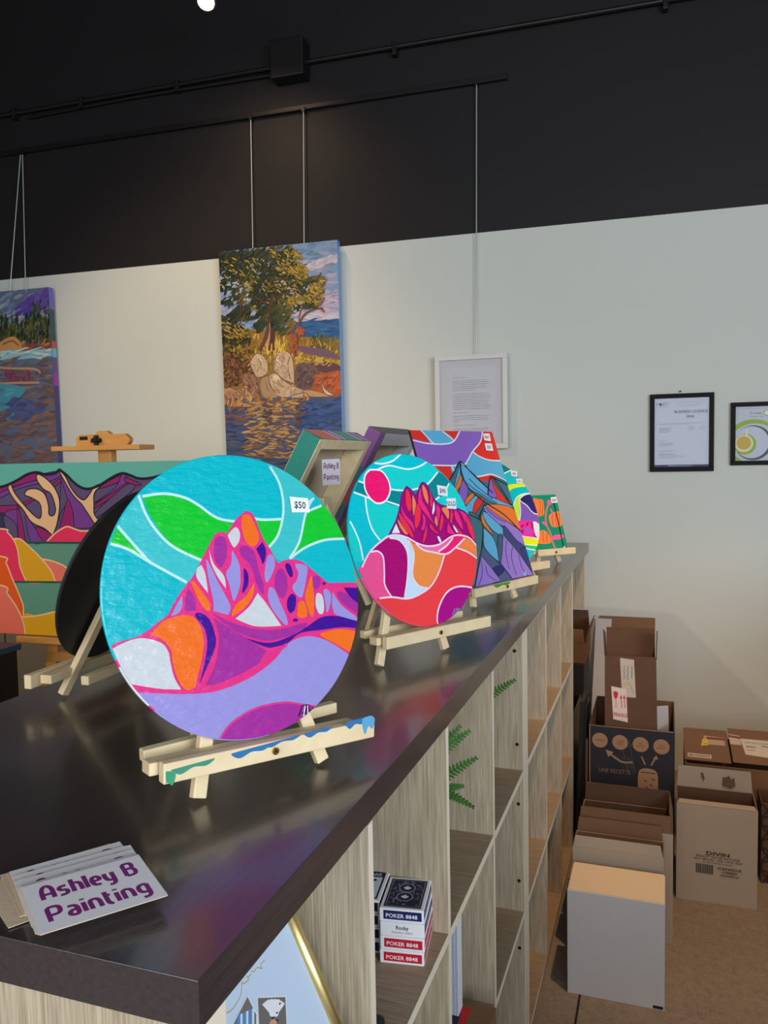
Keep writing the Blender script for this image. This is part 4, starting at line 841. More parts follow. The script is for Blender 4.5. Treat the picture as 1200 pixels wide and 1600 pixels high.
# gold framed sign in the nearest cubby
def sign():
    a = np.array([-.407, .81, 1.49-.530]); b = np.array([-.356, .81, 1.49-.641]); d = (a-b)/np.linalg.norm(a-b)
    zb = SH1+.009; B = b+d*((zb-b[2])/d[2]); L = (TOPZ-.0385-.035-zb)/d[2]; O = np.array([B[0], .535, B[2]])
    u = np.array([0, 1.0, 0]); v = d; n = np.cross(u, v); F = (O, u, v, n)
    t = thing('framed_sign', 'white sign with gold tube frame leaning in the nearest cubby', 'sign', fmat(F))
    W_ = .275
    m = MB(); m.fbox(F, (.008, .0, -.004), (W_-.006, L, 0), M_paper); m.build('sign_panel', t)
    for c in (0, W_): m = MB(); m.tube(O+u*c, O+u*c+v*L, .0085, M_gold, 20); m.build('frame_tube', t, smooth=True)
    for c in (-.0, L): m = MB(); m.tube(O+v*c+u*.008, O+v*c+u*(W_-.008), .006, M_gold, 16); m.build('frame_rail', t, smooth=True)
    D = Draw((O, u, v, n), (300, 1420, .266667), mat=M_print, z0=3e-4, clip=rect(.01, .002, W_-.008, L))
    D.fill([(0, -100), (900, -100), (900, 900), (0, 900)], (196, 214, 236), sm=False)  # pale blue stands for window light on the white panel
    GD = (190, 160, 90)
    for l in ([(425, 300), (400, 330), (410, 350), (380, 345), (360, 370), (345, 360)], [(345, 380), (330, 400), (320, 395), (330, 415), (300, 440), (295, 425)], [(290, 430), (285, 500), (250, 570), (205, 610), (165, 600)]): D.stroke(l, .0011, GD)
    D.fill([(380, 518), (548, 512), (560, 760), (390, 770)], (235, 235, 235), sm=False); D.fill([(384, 523), (545, 517), (556, 755), (394, 765)], (112, 106, 102), sm=False)
    for k in range(6):
        an = -.7+k*.26; cx, cy = 478+math.sin(an)*42, 590-math.cos(an)*22
        q = [(cx+x*math.cos(an)-y*math.sin(an), cy+x*math.sin(an)+y*math.cos(an)) for x, y in ((-24, -36), (24, -36), (24, 60), (-24, 60))]
        D.fill(q, (232, 232, 238), sm=False); e = [(cx+x*math.cos(an)-y*math.sin(an), cy+x*math.sin(an)+y*math.cos(an)) for x, y in ((-3, -26), (3, -26), (5, -16), (0, -10), (-5, -16))]; D.fill(e, (30, 30, 40), sm=False)
    for p in ((495, 610), (470, 640), (498, 655)): D.fill([(p[0], p[1]-7), (p[0]+7, p[1]), (p[0], p[1]+7), (p[0]-7, p[1])], (30, 30, 40), sm=False)
    D.fill([(452, 668), (470, 648), (490, 660), (495, 700), (455, 700)], (214, 150, 120))
    D.fill([(322, 505), (380, 620), (375, 800), (230, 800), (225, 690)], (235, 235, 235), sm=False); D.fill([(322, 515), (374, 622), (370, 800), (234, 800), (232, 690)], (118, 112, 106), sm=False)
    for k in range(6): D.fill([(262+k*17, 628-k*8), (276+k*17, 620-k*8), (276+k*17, 800), (262+k*17, 800)], ((80, 140, 200), (200, 222, 240))[k % 2], sm=False)
    D.mb.build('printed_face', t)
sign()

# ================================================================== WALL PICTURES
def wframe(a, b, c): return WP+wu*a+np.array([0, 0, b])+wn*c
def wallF(a, b, c, lean=0.0):
    n = wn*math.cos(lean)-np.array([0, 0, 1])*math.sin(lean); return frame(wframe(a, b, c), n)
# tree painting
lean = .02
PT = on_plane(340, 393, wframe(0, 0, .075), wn); F = wallF(wall_a(PT[0]), PT[2]-1.22, .045, lean)
P2_ = on_plane(525, 375, wframe(0, 0, .075), wn); wT = np.linalg.norm((P2_-PT)[:2])
FT = F
def draw_tree(D):
    D.T = (320, 360, .2374)
    SK = [(150, 168, 200), (176, 172, 196), (150, 160, 190), (120, 148, 182), (96, 132, 170)]
    D.fill([(0, 0), (1011, 0), (1011, 620), (0, 620)], (128, 150, 184), sm=False)
    D.dabs([(80, 60), (920, 60), (920, 600), (80, 600)], 420, SK, .07, .018, .15, .4, 'v')
    D.dabs([(620, 240), (860, 160), (880, 200), (640, 280)], 40, [(190, 180, 196), (206, 190, 196)], .06, .012, .35, .2)
    D.dabs([(700, 430), (905, 400), (905, 540), (700, 560)], 50, [(184, 168, 190), (196, 176, 190)], .07, .012, .05, .2)
    D.dabs([(560, 540), (905, 550), (905, 590), (560, 600)], 40, [(200, 190, 205)], .07, .010, 0, .1)
    D.fill([(560, 605), (905, 582), (1000, 580), (1000, 740), (560, 740)], (42, 92, 146), sm=False)
    D.dabs([(560, 600), (905, 585), (905, 700), (560, 710)], 90, [(34, 80, 132), (52, 108, 162), (42, 92, 146)], .07, .010, .02, .1)
    D.fill([(60, 640), (500, 660), (640, 700), (1000, 720), (1000, 1120), (60, 1120)], (150, 112, 44), sm=False)
    D.dabs([(700, 690), (905, 700), (905, 790), (700, 780)], 90, [(58, 66, 24), (96, 90, 30), (130, 110, 40)], .03, .010, 1.5, .3, 'h')
    D.dabs([(90, 690), (640, 690), (900, 790), (900, 870), (560, 880), (90, 980)], 380, [(196, 152, 52), (222, 184, 84), (168, 120, 40), (120, 96, 30)], .035, .008, 1.4, .5)
    D.dabs([(95, 560), (250, 620), (330, 720), (330, 800), (90, 960)], 260, [(62, 56, 22), (96, 80, 26), (140, 106, 34), (44, 44, 22)], .03, .012, .8, 1.0)
    D.dabs([(100, 850), (330, 860), (330, 1000), (100, 1050)], 200, [(86, 60, 36), (120, 76, 40), (70, 44, 40), (150, 100, 50)], .035, .012, .6, 1.0)
    # purple shadowed rock shelves to the right
    D.fill([(600, 760), (700, 770), (820, 790), (905, 850), (905, 850), (760, 830), (640, 800)], (116, 84, 104)); D.fill([(700, 870), (800, 865), (905, 900), (905, 950), (760, 930)], (100, 60, 72))
    D.dabs([(600, 830), (905, 860), (905, 890), (600, 880)], 50, [(206, 170, 70), (190, 150, 56)], .03, .008, .3, .5)
    D.fill([(600, 900), (650, 868), (720, 890), (760, 950), (700, 1000), (700, 1050), (600, 1020)], (112, 86, 78)); D.fill([(700, 980), (760, 950), (905, 930), (905, 1080), (720, 1080)], (176, 84, 40))
    D.dabs([(740, 960), (905, 940), (905, 1080), (740, 1090)], 70, [(206, 104, 44), (150, 70, 44), (186, 90, 60)], .04, .012, .4, .8)
    D.dabs([(610, 890), (740, 900), (700, 1040), (610, 1020)], 50, [(130, 100, 84), (96, 72, 74), (84, 60, 66)], .035, .012, .8, .6)
    RK = (206, 176, 142); RS = (128, 92, 74)
    for p, c in [([(300, 870), (340, 810), (390, 830), (415, 880), (410, 940), (350, 970), (320, 930)], RK), ([(455, 900), (470, 830), (510, 790), (560, 810), (585, 880), (590, 1010), (590, 1010), (520, 980), (460, 930)], RK),
                 ([(420, 960), (470, 940), (520, 990), (600, 1030), (655, 1060), (600, 1095), (480, 1090), (430, 1010)], RK), ([(370, 980), (420, 960), (430, 1020), (480, 1095), (400, 1105), (365, 1050)], (176, 140, 106)),
                 ([(250, 960), (300, 930), (345, 990), (375, 1100), (300, 1108), (260, 1040)], (158, 112, 82)), ([(110, 1080), (150, 1035), (200, 1050), (180, 1105), (112, 1108)], (180, 130, 92)), ([(190, 1100), (195, 1060), (230, 1045), (270, 1085), (265, 1108)], (172, 130, 100)),
                 ([(260, 1020), (285, 1030), (308, 1090), (280, 1108), (262, 1070)], (196, 156, 116)), ([(640, 1060), (700, 1050), (830, 1090), (700, 1095)], (196, 150, 104)), ([(770, 980), (790, 1040), (850, 1085), (800, 1080), (775, 1040)], (220, 196, 150)), ([(560, 1095), (650, 1070), (680, 1085), (640, 1105)], RK)]:
        D.fill(p, c)
        D.stroke(p, .005, RS, closed=True)
    for l in ([(520, 800), (510, 870), (530, 920), (520, 970)], [(560, 830), (545, 900), (565, 980)], [(350, 830), (370, 880), (345, 930)], [(450, 990), (520, 1030), (600, 1050)], [(300, 970), (330, 1040), (340, 1100)], [(400, 1000), (420, 1060)]): D.stroke(l, .006, (152, 112, 92))
    for p in ([(470, 850), (500, 810), (505, 900), (480, 910)], [(450, 960), (480, 955), (500, 1000), (450, 990)], [(345, 830), (375, 840), (380, 870)]): D.fill(p, (228, 206, 176))
    # trunks
    TK = (106, 64, 48); TH = (176, 92, 62)
    D.fill([(355, 790), (390, 700), (410, 600), (420, 500), (440, 500), (440, 640), (430, 720), (425, 770), (425, 790)], TK); D.fill([(425, 790), (445, 700), (440, 600), (460, 640), (460, 790)], (84, 54, 50))
    D.stroke([(410, 760), (425, 690), (440, 620)], .008, (190, 150, 130))
    D.stroke([(560, 650), (580, 740), (600, 830)], .022, TH); D.stroke([(600, 830), (590, 750)], .012, TK)
    for l in ([(595, 690), (620, 620), (650, 560), (700, 525), (775, 510)], [(620, 620), (625, 560), (640, 500)], [(700, 525), (760, 490), (790, 440)], [(540, 560), (560, 520), (590, 490)]): D.stroke(l, .009, (150, 74, 60))
    for l in ([(255, 600), (240, 480), (230, 380)], [(130, 800), (180, 860), (240, 950)], [(265, 740), (280, 800), (305, 860)], [(180, 860), (200, 800)]): D.stroke(l, .010, (140, 82, 62))
    # foliage, layered boughs that slope down to the left
    GD_ = [(34, 44, 30), (46, 56, 32), (54, 62, 32), (84, 82, 36), (120, 102, 40)]
    for rg, n in (([(85, 140), (560, 110), (640, 170), (600, 240), (400, 260), (90, 330)], 330), ([(85, 330), (140, 280), (330, 260), (380, 330), (200, 400), (90, 400)], 150), ([(100, 470), (200, 400), (330, 400), (300, 470), (150, 495)], 90),
                  ([(160, 560), (220, 500), (300, 490), (290, 590), (200, 600)], 90), ([(280, 420), (400, 260), (640, 240), (680, 320), (600, 420), (450, 470), (330, 500)], 420), ([(290, 590), (420, 470), (580, 440), (640, 500), (540, 570), (380, 560)], 250),
                  ([(400, 560), (520, 530), (600, 620), (580, 650), (520, 690), (460, 640)], 140), ([(640, 340), (740, 290), (790, 330), (770, 430), (750, 500), (620, 520), (560, 440)], 190), ([(330, 620), (400, 560), (430, 600), (360, 670)], 50)):
        D.dabs(rg, n, GD_, .045, .013, -2.5 if rg[0][0] < 500 else .3, .5, 'h')
    for rg, n in (([(560, 120), (640, 170), (620, 190), (520, 160)], 40), ([(540, 200), (660, 230), (680, 320), (560, 300)], 90), ([(540, 430), (650, 420), (640, 490), (560, 480)], 60), ([(400, 330), (460, 310), (480, 380), (420, 400)], 30), ([(660, 400), (770, 420), (720, 480), (650, 470)], 50), ([(300, 490), (360, 470), (340, 540)], 18)):
        D.dabs(rg, n, [(100, 90, 32), (138, 114, 38), (180, 146, 52)], .035, .009, -.5, .5)
    D.dabs([(95, 180), (480, 170), (420, 420), (120, 380)], 46, [(160, 176, 204), (186, 186, 206)], .018, .006, .6, .6)
    D.dabs([(600, 640), (660, 640), (660, 690), (600, 700)], 25, [(176, 84, 40)], .02, .01, .8, .8)
    D.dabs([(400, 740), (540, 740), (540, 800), (360, 800)], 70, [(226, 190, 90), (206, 160, 60)], .04, .006, 1.5, .3)
    FD_ = [(24, 32, 26), (32, 42, 30), (44, 52, 32), (62, 64, 34)]
    for rg, n in (([(85, 140), (560, 110), (600, 240), (400, 300), (90, 400)], 330), ([(280, 420), (400, 260), (640, 300), (600, 420), (450, 480), (330, 520)], 260), ([(90, 560), (250, 620), (330, 740), (100, 760)], 120), ([(640, 380), (740, 320), (770, 430), (700, 500)], 60), ([(160, 560), (220, 500), (300, 490), (290, 590)], 60)): D.dabs(rg, n, FD_, .042, .008, -2.35, .35)
    for rg, n in (([(420, 120), (640, 150), (650, 320), (500, 300)], 70), ([(380, 330), (640, 330), (640, 500), (400, 480)], 60), ([(660, 380), (790, 330), (780, 440), (680, 500)], 70), ([(100, 600), (330, 640), (330, 720), (110, 700)], 70), ([(130, 160), (400, 180), (330, 400), (100, 380)], 50)): D.dabs(rg, n, [(128, 108, 40), (160, 132, 48), (190, 156, 62)], .03, .006, -.7, .4)
    D.dabs([(90, 300), (330, 340), (300, 480), (100, 470)], 34, [(160, 176, 204), (180, 184, 206)], .022, .008, .7, .5); D.dabs([(480, 300), (700, 330), (640, 560), (520, 560)], 26, [(160, 172, 200), (180, 180, 204)], .016, .007, .7, .8)
    for l in ([(425, 790), (435, 690), (425, 600), (432, 520), (450, 420)], [(455, 790), (450, 700), (440, 640)]): D.stroke(l, .013, (84, 50, 42))
    D.stroke([(418, 780), (430, 690), (428, 610)], .005, (190, 130, 100))
    for l in ([(232, 600), (240, 500), (226, 400), (240, 300)], [(430, 520), (380, 470), (330, 440)], [(440, 470), (520, 420), (600, 400)], [(620, 620), (660, 560), (720, 520), (780, 515)], [(770, 515), (790, 540)], [(700, 470), (760, 420), (790, 400)], [(740, 330), (760, 290), (770, 280)]): D.stroke(l, .0055, (96, 56, 46))
    for rg, n, pl_ in (([(455, 880), (510, 800), (590, 1000), (470, 930)], 60, [(214, 186, 154), (196, 164, 134), (182, 146, 120)]), ([(300, 870), (390, 830), (410, 940), (350, 970)], 40, [(212, 184, 150), (194, 160, 128)]), ([(430, 960), (520, 990), (655, 1060), (480, 1090)], 70, [(216, 188, 152), (198, 166, 132), (176, 138, 110)]), ([(250, 960), (345, 990), (375, 1100), (260, 1060)], 50, [(140, 96, 72), (176, 130, 96), (110, 72, 60)]), ([(110, 1050), (300, 1040), (300, 1105), (112, 1105)], 40, [(196, 152, 112), (150, 106, 80)])): D.dabs(rg, n, pl_, .026, .007, -1.0, .5)
    D.dabs([(560, 640), (640, 660), (620, 800), (560, 800)], 40, [(168, 82, 50), (120, 64, 44), (190, 110, 60)], .03, .007, 1.4, .3)
    D.dabs([(100, 790), (240, 800), (330, 950), (110, 1040)], 90, [(64, 44, 40), (100, 66, 48), (140, 86, 50)], .03, .006, 2.3, .7)
    # water with golden reflections
    D.fill([(60, 1108), (1000, 1095), (1000, 2200), (60, 2200)], (70, 84, 120), sm=False)
    D.dabs([(110, 1110), (905, 1100), (930, 2200), (110, 2200)], 500, [(60, 76, 116), (50, 64, 104), (78, 84, 116), (100, 86, 96)], .08, .010, .03, .15)
    D.dabs([(110, 1105), (700, 1105), (680, 1180), (110, 1180)], 120, [(176, 120, 60), (206, 150, 76), (150, 100, 56)], .05, .014, 1.5, .2)
    D.dabs([(260, 1120), (640, 1120), (600, 1500), (280, 1480)], 330, [(178, 134, 76), (196, 152, 88), (140, 104, 70), (104, 82, 78), (84, 84, 108)], .07, .009, .02, .2)
    D.dabs([(120, 1170), (260, 1160), (260, 1260), (120, 1300)], 40, [(120, 84, 80), (60, 76, 120)], .06, .014, 0, .2)
    D.dabs([(390, 1110), (440, 1110), (450, 1290), (385, 1290)], 40, [(76, 62, 66), (96, 76, 70)], .03, .010, .1, .3); D.dabs([(600, 1110), (660, 1110), (650, 1290), (600, 1290)], 50, [(96, 72, 66), (84, 66, 74)], .03, .010, .1, .3)
    D.dabs([(660, 1130), (905, 1110), (905, 1320), (640, 1320)], 90, [(40, 66, 120), (60, 86, 140)], .08, .014, .05, .15)
tT = canvas(FT, wT, 1.22, .04, 'tall painting of a windswept tree above pale rocks and golden water', draw_tree, (124, 172, 236), dmat=M_oil, gain=1.0)  # blue side colour carries the window light on the canvas edge
# shoreline painting at the left edge of the frame
PL = on_plane(73, 448, wframe(0, 0, .075), wn); wL = .9
FL_ = wallF(wall_a(PL[0])-wL, PL[2]-1.1, .045, lean)
def draw_shore(D):
    D.T = (0, 400, .21258)
    D.fill([(-900, 100), (400, 100), (500, 1700), (-900, 1700)], (96, 108, 136), sm=False)
    D.dabs([(-700, 220), (360, 215), (360, 480), (-700, 480)], 240, [(100, 120, 152), (124, 142, 162), (160, 160, 170), (104, 118, 160)], .08, .02, .4, .4)
    D.dabs([(120, 380), (360, 220), (370, 420), (120, 420)], 80, [(86, 62, 150), (100, 76, 160)], .06, .02, .6, .4)
    for k in range(30):
        x = -650+k*35; h = 560-(k*7 if k > 20 else random.randint(60, 200)); top = (380 if x < 200 else 300)+random.randint(-40, 60)
        D.dabs([(x-28, 640), (x, top), (x+34, 640)], 30, [(26, 34, 26), (44, 58, 30), (84, 92, 40), (60, 74, 36)], .05, .014, 1.5, .5)
    D.dabs([(-700, 520), (380, 480), (390, 640), (-700, 650)], 420, [(24, 30, 26), (44, 54, 34), (84, 88, 42), (112, 108, 50)], .045, .009, 1.5, .4)
    D.dabs([(-700, 640), (390, 620), (395, 690), (-700, 710)], 160, [(150, 90, 60), (190, 130, 76), (120, 60, 60)], .05, .014, .3, .6)
    D.fill([(-100, 710), (-40, 660), (60, 600), (120, 600), (160, 660), (120, 700)], (206, 146, 84)); D.stroke([(20, 650), (90, 625), (140, 660)], .008, (130, 80, 60))
    D.fill([(-900, 715), (100, 705), (390, 680), (396, 735), (100, 765), (-900, 780)], (140, 186, 196), sm=False)
    D.dabs([(-700, 715), (390, 685), (396, 740), (-700, 770)], 80, [(150, 200, 206), (110, 170, 186), (200, 206, 196)], .09, .012, .05, .1)
    D.dabs([(-700, 770), (398, 740), (410, 1060), (-700, 1100)], 420, [(112, 88, 92), (124, 66, 88), (98, 98, 72), (92, 92, 110), (140, 112, 98), (104, 80, 96)], .08, .014, .03, .25)
    D.dabs([(30, 830), (230, 830), (230, 920), (30, 920)], 40, [(140, 50, 90), (120, 60, 96)], .04, .016, 1.4, .3)
    for l in ([(-200, 800), (60, 825), (250, 830), (300, 860)], [(-200, 950), (60, 935), (290, 930)]): D.stroke(l, .012, (186, 148, 108))
    D.dabs([(-600, 950), (130, 960), (150, 1250), (-600, 1300)], 170, [(60, 150, 170), (80, 120, 160), (90, 100, 150)], .08, .025, .1, .4)
    D.dabs([(60, 1130), (420, 1000), (470, 1700), (-700, 1700), (-700, 1250)], 520, [(124, 96, 88), (110, 86, 88), (98, 80, 92), (134, 102, 88)], .10, .018, .1, .25)
    D.fill([(-600, 940), (120, 950), (150, 1040), (60, 1120), (-600, 1250)], (72, 150, 168)); D.dabs([(-600, 960), (130, 960), (60, 1110), (-600, 1220)], 120, [(66, 148, 170), (84, 126, 160), (96, 168, 178)], .08, .02, .1, .3)
    D.dabs([(80, 1040), (340, 1110), (200, 1200), (60, 1180)], 60, [(76, 84, 132), (86, 90, 140)], .07, .022, .2, .3)
tL = canvas(FL_, wL, 1.1, .04, 'shoreline painting of dark firs over purple water, cut by the left edge', draw_shore, (84, 78, 140), dmat=M_oil, gain=1.0)
D = Draw((FL_[0]+FL_[1]*(wL+.0003), -FL_[3], FL_[2], FL_[1]), mat=M_oil, z0=1e-4)
for a, b, c in ((.98, 1.1, (120, 110, 210)), (.80, .98, (60, 90, 90)), (.76, .80, (190, 90, 70)), (.71, .76, (110, 190, 225)), (.62, .71, (110, 86, 150)), (.55, .62, (170, 60, 180)), (0, .55, (76, 72, 130))):
    D.fill([(.002, a), (.038, a), (.038, b), (.002, b)], c, sm=False, plane=True)
D.mb.build('painted_side_edge', tL)
# framed papers
def framed(a0, b0, a1, b1, c, th, fw, mat_, label, draw, glass=True, mount=0, cat='frame', name='framed_document'):
    F = wallF(a0, b0, c, 0); w = a1-a0; h = b1-b0; t = thing(name, label, cat, fmat(F)); O, u, v, n = F
    for lo, hi in (((0, 0), (w, fw)), ((0, h-fw), (w, h)), ((0, fw), (fw, h-fw)), ((w-fw, fw), (w, h-fw))):
        m = MB(); m.fbox(F, (lo[0], lo[1], 0), (hi[0], hi[1], th), mat_); m.build('frame_side', t, bevel=.0015)
    m = MB(); m.fbox(F, (fw, fw, .001), (w-fw, h-fw, th*.45), M_sheet); m.build('backing', t)
    if mount:
        D = Draw((O+n*(th*.45), u, v, n), mat=M_print); m = MB(); q = fw+mount
        for lo, hi in (((fw, fw), (w-fw, q)), ((fw, h-q), (w-fw, h-fw)), ((fw, q), (q, h-q)), ((w-q, q), (w-fw, h-q))): m.fbox(F, (lo[0], lo[1], th*.45+.0004), (hi[0], hi[1], th*.45+.0024), M_mount)
        m.build('mount', t)
    D = Draw((O+n*(th*.45+.0002), u, v, n), mat=M_print, z0=1e-4, dz=6e-5); draw(D, w, h, fw); D.mb.build('printed_sheet', t)
    if glass: m = MB(); m.fbox(F, (fw, fw, th*.82), (w-fw, h-fw, th*.82+.002), M_glass); m.build('glass', t)
    return t
def lines(D, x0, x1, y, n, dy, c=(90, 90, 96), w=.0016, last=.7):
    for k in range(n):
        xe = x0+(x1-x0)*(random.uniform(.86, 1) if k < n-1 else last); x = x0
        while x < xe:
            l = min(random.uniform(2.5, 8)*w, xe-x); h_ = w*random.uniform(1.0, 1.7); D.raw(rect(x, y-k*dy, x+l, y-k*dy+h_), c); x += l+w*1.4
    D.z += D.dz
def paper_letter(D, w, h, fw):
    c = (86, 84, 92); x0 = fw+.062; x1 = w-fw-.055; y = h-fw-.085
    lines(D, x0, x0+.07, y, 1, .01, c, last=1); y -= .016
    for n, l in ((6, .55), (9, .95), (1, .4), (4, .15), (1, .6), (3, .3)):
        lines(D, x0, x1, y, n, .0092, c, last=l); y -= n*.0092+.008
    D.fill([(w-fw-.085, fw+.065), (w-fw-.04, fw+.065), (w-fw-.04, fw+.0655), (w-fw-.085, fw+.0655)], c, sm=False, plane=True)
framed(wall_a(-1.083), 1.535, wall_a(-.727), 1.992, .02, .035, .024, M_wframe, 'white box frame with a typed letter hanging on a wire', paper_letter, mount=.032, name='framed_letter')
def paper_lic(D, w, h, fw):
    D.fill([(fw, fw), (w-fw, fw), (w-fw, h-fw), (fw, h-fw)], (184, 189, 206), sm=False, plane=True)
    NB = (24, 38, 84); g = (110, 112, 122); T_ = h-fw
    D.text('P', (fw+.006, T_-.034), .022, (50, 120, 130)); D.raw(circle(.0075, 18, (fw+.026, T_-.027)), (30, 90, 100)); D.z += 1e-4; D.text('RT', (fw+.035, T_-.034), .022, (50, 120, 130))
    lines(D, fw+.006, fw+.055, T_-.042, 1, .01, (120, 150, 120), last=1)
    D.text('BUSINESS LICENCE', (w-fw-.006, T_-.068), .0175, NB, align='RIGHT', bold=.0003, xs=.98); D.text('2024', (w*.63, T_-.090), .0165, NB, align='CENTER', bold=.0003)
    lines(D, fw+.10, w-fw-.012, T_-.018, 3, .009, g, .001); lines(D, fw+.02, w-fw-.02, T_-.115, 2, .005, g, .0011)
    lines(D, fw+.02, fw+.075, T_-.137, 4, .006, g, .0016); lines(D, fw+.145, fw+.175, T_-.132, 4, .006, g, .0014); lines(D, fw+.195, w-fw-.015, T_-.132, 3, .006, g, .0014)
    lines(D, fw+.02, fw+.07, T_-.195, 1, .006, g, .0014); lines(D, fw+.02, fw+.09, T_-.206, 3, .006, g, .0016); lines(D, fw+.02, fw+.10, T_-.240, 2, .005, g, .0012)
    lines(D, fw+.02, fw+.09, T_-.257, 1, .005, (60, 60, 80), .002, 1); lines(D, fw+.02, fw+.13, T_-.263, 3, .005, g, .0012)
    D.fill([(fw, fw), (w-fw, fw), (w-fw, fw+.011), (fw, fw+.011)], (40, 48, 92), sm=False, plane=True); lines(D, fw+.06, w-fw-.07, fw+.004, 1, .005, (150, 160, 190), .0022, 1)
t = framed(wall_a(-.077), 1.412, wall_a(.199), 1.768, .002, .018, .0205, M_bframe, 'black framed business licence dated 2024 on the white wall', paper_lic, name='framed_licence')
m = MB(); m.tube(wframe(wall_a(.055), 1.778, 0), wframe(wall_a(.055), 1.778, .012), .004, M_dark, 8); m.build('nail', t)
def paper_cert(D, w, h, fw):
    D.fill([(fw, fw), (w-fw, fw), (w-fw, h-fw), (fw, h-fw)], (196, 198, 208), sm=False, plane=True)
    D.stroke([(fw+.008, fw+.01), (fw+.008, h-fw-.01), (w-fw-.01, h-fw-.01)], .001, (130, 130, 138), sm=False, plane=True)
    D.clip = rect(fw, fw, w-fw, h-fw)
    LG = (150, 178, 62); DG = (84, 80, 88); cx = fw+.062; cy = fw+.078
    for r, c, dx, dy in ((.125, LG, .012, -.018), (.112, (196, 198, 208), .018, -.024), (.078, DG, .012, .002), (.0715, (196, 199, 214), .006, .004), (.047, LG, -.022, -.004), (.039, (222, 218, 190), -.026, 0), (.030, (200, 170, 74), -.026, .002)):
        D.raw(circle(r, 40, (cx+dx, cy+dy)), c); D.z += D.dz
    D.fill([(fw, fw), (fw+.03, fw), (fw, fw+.022)], LG, sm=False, plane=True); D.fill([(fw+.04, fw+.108), (fw+.052, fw+.106), (fw+.05, fw+.135), (fw+.044, fw+.14)], (222, 218, 190), sm=False, plane=True)
    D.text('Tri-Cities', (fw+.058, h-fw-.034), .0125, (84, 84, 96)); D.raw(circle(.014, 24, (fw+.13, h-fw-.030)), (170, 180, 90)); D.z += D.dz; D.raw(circle(.010, 24, (fw+.13, h-fw-.030)), (225, 228, 230)); D.z += D.dz
    D.raw(circle(.009, 24, (fw+.152, h-fw-.030)), (50, 60, 70)); D.z += D.dz
    lines(D, fw+.06, fw+.115, h-fw-.046, 1, .01, (140, 140, 150), .0014, 1); D.clip = None
    lines(D, fw+.15, w-fw-.03, fw+.03, 4, .008, (120, 120, 130), .0014)
framed(wall_a(.269), 1.437, wall_a(.269)+.355, 1.718, .002, .018, .0195, M_bframe, 'black framed certificate with green and gold rings at the right edge', paper_cert, name='framed_certificate')
m = MB(); m.tube(wframe(wall_a(-.73), 1.505, 0), wframe(wall_a(-.73), 1.505, .0)+wn*.004, .003, M_dark, 8)

